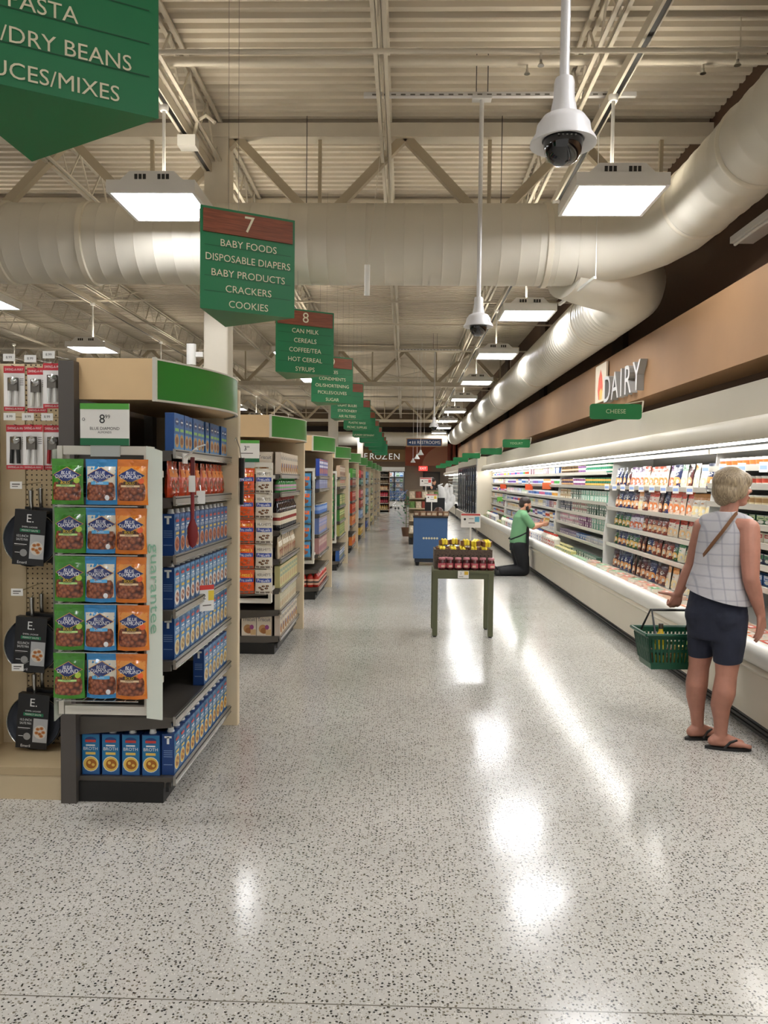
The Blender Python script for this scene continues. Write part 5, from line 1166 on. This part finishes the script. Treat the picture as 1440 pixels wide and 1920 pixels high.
# ================================================================ PEOPLE
def V(*a): return Vector(a)
def sph(b, c, r, m, n=14, rings=8):
    ell(b, c, (r, r, r), m)
def ell(b, c, rad, m, ax=None, n=16, rings=9):
    ax = ax or (V(1, 0, 0), V(0, 1, 0), V(0, 0, 1)); c = Vector(c); vs = [c-ax[2]*rad[2]]; fs = []
    for j in range(1, rings):
        th = -PI/2+PI*j/rings
        vs += [c+ax[0]*(rad[0]*math.cos(th)*math.cos(2*PI*k/n))+ax[1]*(rad[1]*math.cos(th)*math.sin(2*PI*k/n))+ax[2]*(rad[2]*math.sin(th)) for k in range(n)]
    vs.append(c+ax[2]*rad[2])
    fs += [(0, 1+(k+1) % n, 1+k) for k in range(n)]
    for j in range(rings-2):
        o = 1+j*n; fs += [(o+k, o+(k+1) % n, o+n+(k+1) % n, o+n+k) for k in range(n)]
    o = 1+(rings-2)*n; l = len(vs)-1; fs += [(o+k, o+(k+1) % n, l) for k in range(n)]
    b.add(vs, fs, m, True)
def limb(b, pts, m, n=14):
    """a tapering limb through (point, radius) stations with rounded joints"""
    for (p, r), (q, s) in zip(pts, pts[1:]): b.tube([p, q], [r, s], m, n)
    for p, r in pts: ell(b, p, (r, r, r), m)
def loft(b, rings, m, n=24):
    """rings: (centre, half width along lat, half depth along fwd, lat, fwd)"""
    vs = []
    for c, a, d, lat, fw in rings: vs += [Vector(c)+lat*(a*math.cos(2*PI*k/n))+fw*(d*math.sin(2*PI*k/n)) for k in range(n)]
    fs = [(j*n+k, j*n+(k+1) % n, (j+1)*n+(k+1) % n, (j+1)*n+k) for j in range(len(rings)-1) for k in range(n)]
    fs += [list(range(n))[::-1], [(len(rings)-1)*n+k for k in range(n)]]
    b.add(vs, fs, m, True)
def hand(b, w, d, nrm, t, m, curl=.3, thumb=.5, s=1.0, spread=.0):
    d = d.normalized(); nrm = (nrm-d*nrm.dot(d)).normalized(); t = (t-d*t.dot(d)-nrm*t.dot(nrm)).normalized()
    for i in range(4):
        kn = w+d*(.083-.006*abs(i-1))*s+t*(.030-.0195*i)*s
        limb(b, [(w+t*(.016-.011*i)*s+d*.004*s, .0145*s), (w+d*.045*s+t*(.026-.017*i)*s+nrm*.003*s, .0125*s), (kn, .0105*s)], m, 8)
        p = kn; a = .0; dd = d
        for L, r in zip((.040, .026, .021), (.0092, .0085, .0075)):
            L *= (.94, 1.05, 1.0, .78)[i]*s; a += curl; dd = (d*math.cos(a)-nrm*math.sin(a)+t*spread*(1-i)).normalized(); q = p+dd*L
            limb(b, [(p, r*s*1.08), (q, r*s)], m, 8); p = q
    tb = w+d*.022*s+t*.026*s; dd = (t*.75+d*.65*thumb-nrm*.25).normalized(); p2 = tb+dd*.036*s; p3 = p2+(dd*.7+d*.4*thumb).normalized()*.032*s; p4 = p3+(dd*.6+d*.45*thumb).normalized()*.024*s
    limb(b, [(w+d*.01*s+t*.012*s, .016*s), (tb, .0145*s), (p2, .012*s), (p3, .0105*s), (p4, .008*s)], m, 8)
def fuse(name, b, voxel, m, parent, base, smooth=4, cuts=()):
    me = b.mesh('raw'); o = bpy.data.objects.new('raw', me); COL.objects.link(o)
    r = o.modifiers.new('r', 'REMESH'); r.mode = 'VOXEL'; r.voxel_size = voxel
    s = o.modifiers.new('s', 'SMOOTH'); s.factor = .5; s.iterations = smooth
    dg = bpy.context.evaluated_depsgraph_get(); me2 = bpy.data.meshes.new_from_object(o.evaluated_get(dg)); me2.name = name
    bpy.data.objects.remove(o); bpy.data.meshes.remove(me)
    bm = bmesh.new(); bm.from_mesh(me2)
    for co, no in cuts: bmesh.ops.bisect_plane(bm, geom=bm.verts[:]+bm.edges[:]+bm.faces[:], plane_co=co, plane_no=no, clear_outer=True)
    bmesh.ops.translate(bm, verts=bm.verts, vec=-Vector(base))
    for f in bm.faces: f.smooth = True; f.material_index = 0
    bm.to_mesh(me2); bm.free(); me2.materials.clear(); me2.materials.append(m)
    q = bpy.data.objects.new(name, me2); COL.objects.link(q)
    if parent is not None: q.parent = parent; _CH.setdefault(parent.name, []).append(q)
    else: q.location = base
    return q
def shift(b, base): b.v = [v-Vector(base) for v in b.v]; return b
SKIN = mat('a67360', .5, var=.08, bscale=18); SKIN2 = mat('c99478', .5)
def head(b, c, fw, m, s=1.0, up=None):
    up = up or V(0, 0, 1); lat = fw.cross(up).normalized(); ax = (fw, lat, up); P = lambda f, l, u: Vector(c)+fw*f*s+lat*l*s+up*u*s
    ell(b, P(-.008, 0, .03), (.098*s, .076*s, .092*s), m, ax, 20, 12); ell(b, P(.035, 0, -.03), (.058*s, .056*s, .075*s), m, ax); ell(b, P(.055, 0, -.085), (.032*s, .036*s, .024*s), m, ax)
    ell(b, P(.070, 0, .022), (.026*s, .05*s, .016*s), m, ax); limb(b, [(P(.088, 0, .012), .009*s), (P(.107, 0, -.018), .0125*s)], m, 8)
    for l in (-1, 1):
        ell(b, P(.099, l*.011, -.021), (.009*s, .008*s, .007*s), m, ax); ell(b, P(.06, l*.036, -.022), (.028*s, .02*s, .022*s), m, ax)
        ell(b, P(-.005, l*.076, -.012), (.02*s, .008*s, .03*s), m, ax)
    ell(b, P(.088, 0, -.052), (.012*s, .022*s, .007*s), m, ax); ell(b, P(.086, 0, -.063), (.012*s, .018*s, .007*s), m, ax)
    return P, lat
def face_bits(o, base, P, s=1.0):
    e = MB()
    for l in (-1, 1): ell(e, P(.083, l*.033, .003), (.010*s,)*3, mat('e8e4dc', .3)); ell(e, P(.0905, l*.033, .003), (.0045*s,)*3, mat('3a2c22', .2))
    shift(e, base).build('eye', o)
    l = MB(); ell(l, P(.0965, 0, -.056), (.005*s, .02*s, .008*s), mat('a85a50', .5), None, 10, 6); shift(l, base).build('mouth', o)

# ---- the woman with the basket
B = V(1.9, 4.72, 0); FW = V(.71, .71, 0).normalized(); LA = V(.71, -.71, 0).normalized(); Z = V(0, 0, 1)
b = MB()
def C3(x, y, z): return V(x, y, z)
loft(b, [((1.92, 4.73, .80), .12, .08, LA, FW), ((1.915, 4.73, .9), .13, .09, LA, FW), ((1.925, 4.73, 1.1), .125, .09, LA, FW), ((1.945, 4.73, 1.28), .145, .09, LA, FW), ((1.95, 4.73, 1.36), .13, .07, LA, FW), ((1.955, 4.73, 1.41), .06, .05, LA, FW)], SKIN)
limb(b, [(V(1.955, 4.73, 1.38), .062), (V(1.965, 4.735, 1.42), .052), (V(1.985, 4.74, 1.52), .050)], SKIN)
HF = V(.995, .06, 0).normalized()
P, hl = head(b, (1.988, 4.735, 1.572), HF, SKIN)
# arms
RS, RE, RW = V(2.040, 4.615, 1.335), V(2.032, 4.555, 1.045), V(2.105, 4.575, .83)
LS, LE, LW = V(1.855, 4.845, 1.335), V(1.838, 4.955, 1.085), V(1.768, 4.985, .895)
limb(b, [(V(1.985, 4.68, 1.355), .055), (RS, .060), (RS+(RE-RS)*.45, .058), (RE, .047), (RE+(RW-RE)*.25, .046), (RE+(RW-RE)*.6, .038), (RW, .027)], SKIN)
limb(b, [(V(1.91, 4.78, 1.355), .055), (LS, .054), (LS+(LE-LS)*.5, .050), (LE, .042), (LE+(LW-LE)*.3, .043), (LE+(LW-LE)*.65, .036), (LW, .027)], SKIN)
hand(b, RW, V(.03, .0, -1), V(.6, -.8, 0), V(.8, .6, 0), SKIN, .22, .9, 1.0)
hand(b, LW, V(-.28, .10, -1), V(-.1, -1, -.1), V(-1, .05, .15), SKIN, .95, .15, .98)
# legs
RH, RK, RA = V(1.965, 4.66, .80), V(1.940, 4.635, .455), V(1.925, 4.655, .085)
LH, LK, LAN = V(1.86, 4.78, .80), V(1.838, 4.795, .465), V(1.853, 4.83, .085)
for h, k, a, d in ((RH, RK, RA, V(.985, -.1, 0)), (LH, LK, LAN, V(.93, .25, 0))):
    d = d.normalized()
    limb(b, [(h, .080), (h+(k-h)*.5, .080), (h+(k-h)*.75, .072), (k, .061), (k+V(-.012, -.004, -.10), .066), (k+(a-k)*.5-d*.016, .058), (k+(a-k)*.75-d*.006, .043), (a, .036)], SKIN, 16)
    side = V(-d.y, d.x, 0)
    limb(b, [(a-d*.03+V(0, 0, -.028), .032), (a+V(0, 0, -.012), .036), (a+d*.06+V(0, 0, -.032), .030), (a+d*.115+V(0, 0, -.043), .022)], SKIN, 12)
    limb(b, [(a-d*.045+V(0, 0, -.037), .029), (a+d*.02-side*.012+V(0, 0, -.043), .024), (a+d*.11-side*.02+V(0, 0, -.047), .019)], SKIN)
    for i in range(5):
        s_ = (-.034+.0165*i); sg = 1 if a is RA else -1
        limb(b, [(a+d*.11+side*s_*.8*sg+V(0, 0, -.046), .014), (a+d*(.158-.009*max(0, 0+i))+side*s_*sg+V(0, 0, -.053), (.0135, .0105, .010, .0095, .009)[i])], SKIN, 8)
wo = fuse('person', b, .0052, SKIN, None, B, 3)
tag(wo, 'woman in a plaid sleeveless top and navy shorts holding a green basket', 'person')
face_bits(wo, B, P)
# hair
b = MB(); HM = hairmat('63533f', '9e8c6f'); ax = (HF, hl, Z)
ell(b, P(-.016, 0, .04), (.108, .089, .092), HM, ax, 20, 12); ell(b, P(-.05, 0, -.01), (.073, .080, .088), HM, ax, 20, 12); ell(b, P(-.058, 0, -.06), (.050, .06, .05), HM, ax)
for l in (-1, 1): ell(b, P(.012, l*.062, -.0), (.052, .026, .068), HM, ax); ell(b, P(.05, l*.042, .045), (.046, .036, .05), HM, ax); ell(b, P(-.03, l*.06, -.03), (.045, .028, .06), HM, ax)
ell(b, P(.062, 0, .06), (.04, .06, .04), HM, ax); fuse('hair', b, .006, HM, wo, B, 3)
# plaid top
b = MB(); PL = plaid()
loft(b, [((1.90, 4.72, .78), .205, .185, LA, FW), ((1.90, 4.72, .90), .195, .165, LA, FW), ((1.905, 4.725, 1.0), .175, .138, LA, FW), ((1.915, 4.73, 1.10), .150, .112, LA, FW), ((1.93, 4.73, 1.2), .153, .112, LA, FW), ((1.945, 4.73, 1.30), .152, .108, LA, FW), ((1.95, 4.73, 1.355), .145, .09, LA, FW), ((1.953, 4.73, 1.395), .105, .076, LA, FW), ((1.957, 4.73, 1.43), .066, .062, LA, FW)], PL)
for s_ in (-1, 1): limb(b, [(V(1.955, 4.73, 1.385)+LA*s_*.05, .05), (V(1.952, 4.73, 1.362)+LA*s_*.115, .052)], PL)
fuse('plaid_top', b, .007, PL, wo, B, 4, [(V(1.897, 4.72, .925), V(-.17, .17, -1).normalized()), (V(1.96, 4.73, 1.432), V(.25, .25, 1))])
# shorts
b = MB(); NV = mat('1c2030', .85, bump=.35, bscale=16, var=.12)
loft(b, [((1.905, 4.725, .66), .165, .13, LA, FW), ((1.908, 4.725, .76), .180, .140, LA, FW), ((1.908, 4.725, .84), .178, .143, LA, FW), ((1.908, 4.725, .93), .163, .125, LA, FW), ((1.908, 4.725, 1.0), .148, .108, LA, FW)], NV)
for sg in (-1, 1): ell(b, V(1.908, 4.725, .80)+LA*sg*.075-FW*.055, (.092, .085, .105), NV, (LA, FW, Z))
limb(b, [(V(1.960, 4.66, .80), .105), (V(1.955, 4.65, .66), .096), (V(1.948, 4.645, .5), .077)], NV, 18)
limb(b, [(V(1.862, 4.785, .80), .103), (V(1.852, 4.79, .66), .090), (V(1.842, 4.79, .52), .071)], NV, 18)
fuse('shorts', b, .007, NV, wo, B, 4, [(V(1.948, 4.64, .538), V(.12, .12, -1)), ])
# strap and small bag
ST = mat('6a4526', .5)
pth = [V(1.985, 4.66, 1.425), V(1.962, 4.628, 1.420), V(1.93, 4.612, 1.385), V(1.885, 4.62, 1.315), V(1.845, 4.655, 1.24), V(1.815, 4.70, 1.17), V(1.80, 4.75, 1.11), V(1.80, 4.80, 1.05)]
b = MB(); vs = []; 
for i, p in enumerate(pth):
    t_ = (pth[min(i+1, len(pth)-1)]-pth[max(0, i-1)]).normalized(); out = (p-V(1.93, 4.73, p.z)).normalized(); wd = t_.cross(out).normalized()*.010
    vs += [p-wd+out*.0, p+wd+out*.0, p+wd+out*.005, p-wd+out*.005]
fs = []
for i in range(len(pth)-1):
    for k in range(4): fs.append((4*i+k, 4*i+(k+1) % 4, 4*i+4+(k+1) % 4, 4*i+4+k))
b.add(vs, fs, ST, True); shift(b, B).build('shoulder_strap', wo)
# flip-flops
for a, d, sg in ((RA, V(.985, -.1, 0), 1), (LAN, V(.93, .25, 0), -1)):
    d = d.normalized(); side = V(-d.y, d.x, 0); M = Matrix((d, side, Z)).transposed().to_4x4(); M.translation = V(a.x, a.y, 0)
    pts = [(-.085+.04*(1-math.cos(t)), .036*math.sin(t)) for t in ()]
    out = []
    for k in range(28):
        t = 2*PI*k/28; u = math.cos(t); w_ = math.sin(t); out.append((.045+.135*u, w_*(.040+.010*u)*(1.0 if abs(u) < .98 else .9)))
    o = empty('flip_flop', V(a.x, a.y, 0), 0, 'black flip-flop on the woman\'s foot, %s' % ('nearer the camera' if sg > 0 else 'nearer the case'), 'sandal', 'pair of flip-flops')
    M2 = M.copy(); M2.translation = V(0, 0, 0)
    MB().prism(out, 0, .018, BLACK, M2, True).build('sole', o)
    s = MB(); toe = M2 @ V(.105, .0, .02)
    for e in (-1, 1): s.tube([toe+Z*.028, M2 @ V(.085, e*.02, .062), M2 @ V(.045, e*.04, .055), M2 @ V(.01, e*.044, .018)], .0075, BLACK, 8)
    s.tube([toe, toe+Z*.03], .005, BLACK, 8); s.build('thong_strap', o)
# basket
BG = mat('0f4a34', .35); bx = V(1.745, 5.03, .415)
o = empty('shopping_basket', bx, .03, 'dark green plastic shopping basket hanging from the woman\'s hand', 'basket')
b = MB()
def quadbar(p, q, w_, h_): pass
TW, TD, BW, BD, H_ = .20, .14, .165, .11, .225
def at(u, v, z):  # u,v in -1..1 on the basket's wall at height z
    k = z/H_; return V(u*(BW+(TW-BW)*k), v*(BD+(TD-BD)*k), z)
for z0, z1 in ((0, .045), (.11, .13), (.195, .225)):
    for (u0, v0), (u1, v1) in (((-1, -1), (1, -1)), ((1, -1), (1, 1)), ((1, 1), (-1, 1)), ((-1, 1), (-1, -1))):
        b.poly([at(u0, v0, z0), at(u1, v1, z0), at(u1, v1, z1), at(u0, v0, z1)], BG); b.poly([at(u0*.975, v0*.965, z0), at(u0*.975, v0*.965, z1), at(u1*.975, v1*.965, z1), at(u1*.975, v1*.965, z0)], BG)
for n_, f in ((15, lambda t, s: (t, s)), (9, lambda t, s: (s, t))):
    for s in (-1, 1):
        for k in range(n_+1):
            t = -1+2*k/n_; u, v = f(t, s); b.rod(at(u*.985, v*.985, .04), at(u*.985, v*.985, .2), .009, BG, 4)
b.box(-BW, BW, -BD, BD, 0, .006, BG); b.build('basket_body', o)
r_ = MB(); rp = [at(-1.06, -1.08, H_), at(1.06, -1.08, H_), at(1.06, 1.08, H_), at(-1.06, 1.08, H_), at(-1.06, -1.08, H_)]
for p, q in zip(rp, rp[1:]): r_.rod(p, q, .011, BG, 6)
r_.build('rim', o)
for s in (-1, 1):
    MB().tube([at(-.76, s*1.0, .21), V(-.135, s*.012, .362), V(.135, s*.012, .362), at(.76, s*1.0, .21)], .0075, BLACK, 8).build('handle', o)
def bk(name, maker, p, label, cat, rz=0):
    q = maker(); q.location = bx+V(*p); q.rotation_euler.z = rz; tag(q, label, cat)
bk('b', lambda: bottle('d9b41f', 'e8cf4a', '3a3020', .035, .275, 'squeeze_bottle'), (-.085, -.05, .007), 'yellow bottle with a dark cap standing in the green basket', 'bottle')
bk('b', lambda: plain_box('c8a848', 'e0d090', '6a8a3a', .07, .05, .13, 'grocery_box'), (.04, -.04, .007), 'yellow and green carton standing in the green basket', 'box')
bk('b', lambda: plain_box('a86a54', 'd0a890', '7a3a2a', .16, .07, .09, 'grocery_box'), (-.04, .04, .007), 'rusty pink carton lying low in the green basket', 'box')
bk('b', lambda: bottle('2f6a5a', 'c0d890', 'b8d070', .025, .15, 'squeeze_bottle'), (.1, .0, .007), 'small green bottle at the end of the green basket', 'bottle')

# ---- the kneeling clerk
B2 = V(1.98, 13.2, 0); F2 = V(1, .12, 0).normalized(); L2 = V(.12, -1, 0).normalized(); b = MB()
def Q(f, l, z): return B2+F2*f+L2*l+V(0, 0, z)
loft(b, [(Q(-.02, 0, .50), .15, .11, L2, F2), (Q(-.02, 0, .62), .155, .115, L2, F2), (Q(0, 0, .85), .155, .105, L2, F2), (Q(.02, 0, 1.0), .165, .105, L2, F2), (Q(.03, 0, 1.08), .12, .07, L2, F2)], SKIN2)
limb(b, [(Q(.03, 0, 1.03), .06), (Q(.07, 0, 1.14), .055)], SKIN2)
HF2 = (F2*.97+V(0, 0, -.22)).normalized(); up2 = (V(0, 0, 1)+F2*.22).normalized()
P2, hl2 = head(b, Q(.085, 0, 1.205), HF2, SKIN2, 1.02, up2)
for s in (-1, 1):
    sh, el, wr = Q(.03, s*.185, 1.0), Q(.17, s*.2, .83), Q(.36, s*.10, .87)
    limb(b, [(Q(.03, s*.1, 1.02), .06), (sh, .058), (el, .042), (el+(wr-el)*.4, .042), (wr, .028)], SKIN2)
    hand(b, wr, F2*.95+V(0, 0, .15)-L2*s*.3, L2*s, V(0, 0, 1), SKIN2, .45, .6, 1.05)
    limb(b, [(Q(-.03, s*.09, .5), .07), (Q(.04, s*.10, .085), .05), (Q(-.34, s*.10, .06), .035)], SKIN2)
cl = fuse('person', b, .010, SKIN2, None, B2, 3); tag(cl, 'bearded clerk in a green shirt and black apron kneeling at the dairy case', 'person')
face_bits(cl, B2, P2)
DH = hairmat('1c1412', '3a2a22'); b = MB(); ax2 = (HF2, hl2, up2)
ell(b, P2(-.016, 0, .045), (.104, .084, .085), DH, ax2); ell(b, P2(-.055, 0, .0), (.06, .072, .07), DH, ax2); fuse('hair', b, .008, DH, cl, B2, 2)
b = MB(); ell(b, P2(.056, 0, -.088), (.046, .05, .04), DH, ax2); ell(b, P2(.075, 0, -.07), (.03, .032, .026), DH, ax2)
for s in (-1, 1): ell(b, P2(.03, s*.052, -.05), (.03, .012, .045), DH, ax2)
fuse('beard', b, .007, DH, cl, B2, 2)
GS = mat('6a9a70', .85, bump=.3, bscale=12); b = MB()
loft(b, [(Q(-.03, 0, .52), .19, .145, L2, F2), (Q(-.02, 0, .65), .185, .145, L2, F2), (Q(0, 0, .85), .185, .135, L2, F2), (Q(.015, 0, 1.0), .185, .125, L2, F2), (Q(.03, 0, 1.08), .13, .085, L2, F2), (Q(.045, 0, 1.115), .075, .07, L2, F2)], GS)
for s in (-1, 1): limb(b, [(Q(.03, s*.12, 1.03), .07), (Q(.035, s*.185, 1.0), .07), (Q(.14, s*.2, .865), .062)], GS)
fuse('green_shirt', b, .010, GS, cl, B2, 3, [(Q(0, 0, .56), V(0, 0, -1)), (Q(.05, 0, 1.115), V(.2, 0, 1))])
BK = mat('101114', .8); b = MB()
loft(b, [(Q(-.03, 0, .42), .18, .14, L2, F2), (Q(-.03, 0, .6), .17, .13, L2, F2)], BK)
for s in (-1, 1): limb(b, [(Q(-.03, s*.09, .5), .125), (Q(.02, s*.10, .3), .118), (Q(.06, s*.10, .09), .09), (Q(-.1, s*.10, .088), .086), (Q(-.34, s*.10, .072), .07)], BK, 16)
fuse('trousers', b, .011, BK, cl, B2, 3)
for s in (-1, 1):
    b = MB(); limb(b, [(Q(-.36, s*.10, .058), .055), (Q(-.42, s*.10, .055), .052), (Q(-.45, s*.10, .13), .042)], BLACK); fuse('shoe', b, .01, BLACK, cl, B2, 2)
b = MB(); out = []
for z, w_ in ((.35, .14), (.6, .17), (.8, .16), (.98, .09)): out.append((z, w_))
vs = []
for z, w_ in out:
    for k in range(9):
        a = -1+2*k/8; vs.append(Q(.155-.09*a*a*(w_/.17)+(.02 if z > .9 else 0), a*w_, z))
b.add(vs, [(j*9+k, j*9+k+1, (j+1)*9+k+1, (j+1)*9+k) for j in range(3) for k in range(8)], BK, True)
shift(b, B2); apr = b.build('apron', cl); b = MB()
b.tube([Q(.07, .172, .74), Q(-.06, .19, .68), Q(-.17, .08, .62), Q(-.17, -.08, .62), Q(-.06, -.19, .68), Q(.07, -.172, .74)], .012, BK, 6); shift(b, B2).build('apron_strap', apr)
o = MB().rbox(-.05, .05, -.03, .03, 0, .12, .02, mat('c8a050', .4)).rect(-.035, .035, .03, .09, -.0305, mat('e0d0a0', .5)).build('food_pack'); o.location = Q(.44, 0, .86); o.rotation_euler = (0, .2, .3); tag(o, 'yellow package in the kneeling clerk\'s hands', 'food pack')
# ---- someone far down the aisle
B3 = V(.84, 24, 0); b = MB(); F3 = V(1, 0, 0); L3 = V(0, -1, 0); DKC = mat('15151a', .8)
def Q3(f, l, z): return B3+F3*f+L3*l+V(0, 0, z)
loft(b, [(Q3(0, 0, .8), .15, .11, L3, F3), (Q3(0, 0, 1.0), .13, .1, L3, F3), (Q3(0, 0, 1.25), .16, .1, L3, F3), (Q3(0, 0, 1.33), .1, .06, L3, F3)], SKIN2)
limb(b, [(Q3(0, 0, 1.28), .05), (Q3(.02, 0, 1.40), .05)], SKIN2); P3, hl3 = head(b, Q3(.03, 0, 1.43), F3, SKIN2, .95)
for s in (-1, 1):
    limb(b, [(Q3(0, s*.16, 1.27), .05), (Q3(.04, s*.2, 1.02), .042), (Q3(.2, s*.16, .92), .028)], SKIN2); hand(b, Q3(.2, s*.16, .92), F3, L3*s, V(0, 0, 1), SKIN2, .4, .6)
    limb(b, [(Q3(0, s*.09, .82), .09), (Q3(0, s*.09, .45), .06), (Q3(-.01, s*.09, .08), .04), (Q3(.08, s*.09, .03), .03)], SKIN2)
fp = fuse('person', b, .012, SKIN2, None, B3, 2); tag(fp, 'distant dark-haired shopper dressed in black behind the blue counter', 'person')
b = MB(); ell(b, P3(-.02, 0, .04), (.105, .085, .09), DH); ell(b, P3(-.05, 0, -.03), (.07, .075, .1), DH); fuse('hair', b, .01, DH, fp, B3, 2)
b = MB(); loft(b, [(Q3(0, 0, .85), .18, .14, L3, F3), (Q3(0, 0, 1.05), .155, .125, L3, F3), (Q3(0, 0, 1.25), .18, .12, L3, F3), (Q3(0, 0, 1.35), .08, .07, L3, F3)], DKC)
for s in (-1, 1): limb(b, [(Q3(0, s*.14, 1.27), .065), (Q3(.04, s*.2, 1.02), .055), (Q3(.16, s*.17, .94), .042)], DKC)
fuse('black_top', b, .012, DKC, fp, B3, 2)
b = MB(); loft(b, [(Q3(0, 0, .7), .16, .12, L3, F3), (Q3(0, 0, .9), .165, .125, L3, F3)], DKC)
for s in (-1, 1): limb(b, [(Q3(0, s*.09, .82), .1), (Q3(0, s*.09, .45), .075), (Q3(-.01, s*.09, .06), .055)], DKC)
fuse('trousers', b, .012, DKC, fp, B3, 2)
for q_ in (fp,): q_.scale = (1.09, 1.09, 1.09)
# white carrier bags hanging by the counter
BAG = mat('dcdcda', .4, bump=.6, bscale=9); o = empty('plastic_bag', (.86, 15.95, .93), 0, 'bunch of white plastic carrier bags hanging by the blue counter', 'bag')
b = MB(); rb = random.Random(5)
for k in range(16):
    a = rb.uniform(0, 6.28); r_ = rb.uniform(.02, .12); zz = rb.uniform(.12, .48)
    ell(b, V(math.cos(a)*r_*1.2, math.sin(a)*r_*.7, zz), (rb.uniform(.05, .10), rb.uniform(.04, .07), rb.uniform(.10, .16)), BAG, (V(1, 0, rb.uniform(-.5, .5)).normalized(), V(0, 1, 0), V(rb.uniform(-.5, .5), 0, 1).normalized()), 10, 7)
fuse('bag_body', b, .012, BAG, o, (0, 0, 0), 1)
b = MB()
for x in (-.12, .1): limb(b, [(V(x, 0, .45), .03), (V(x*1.3, -.02, .56), .02), (V(x*.6, .0, .60), .012)], BAG, 8)
fuse('bag_handle', b, .007, BAG, o, (0, 0, 0), 1)
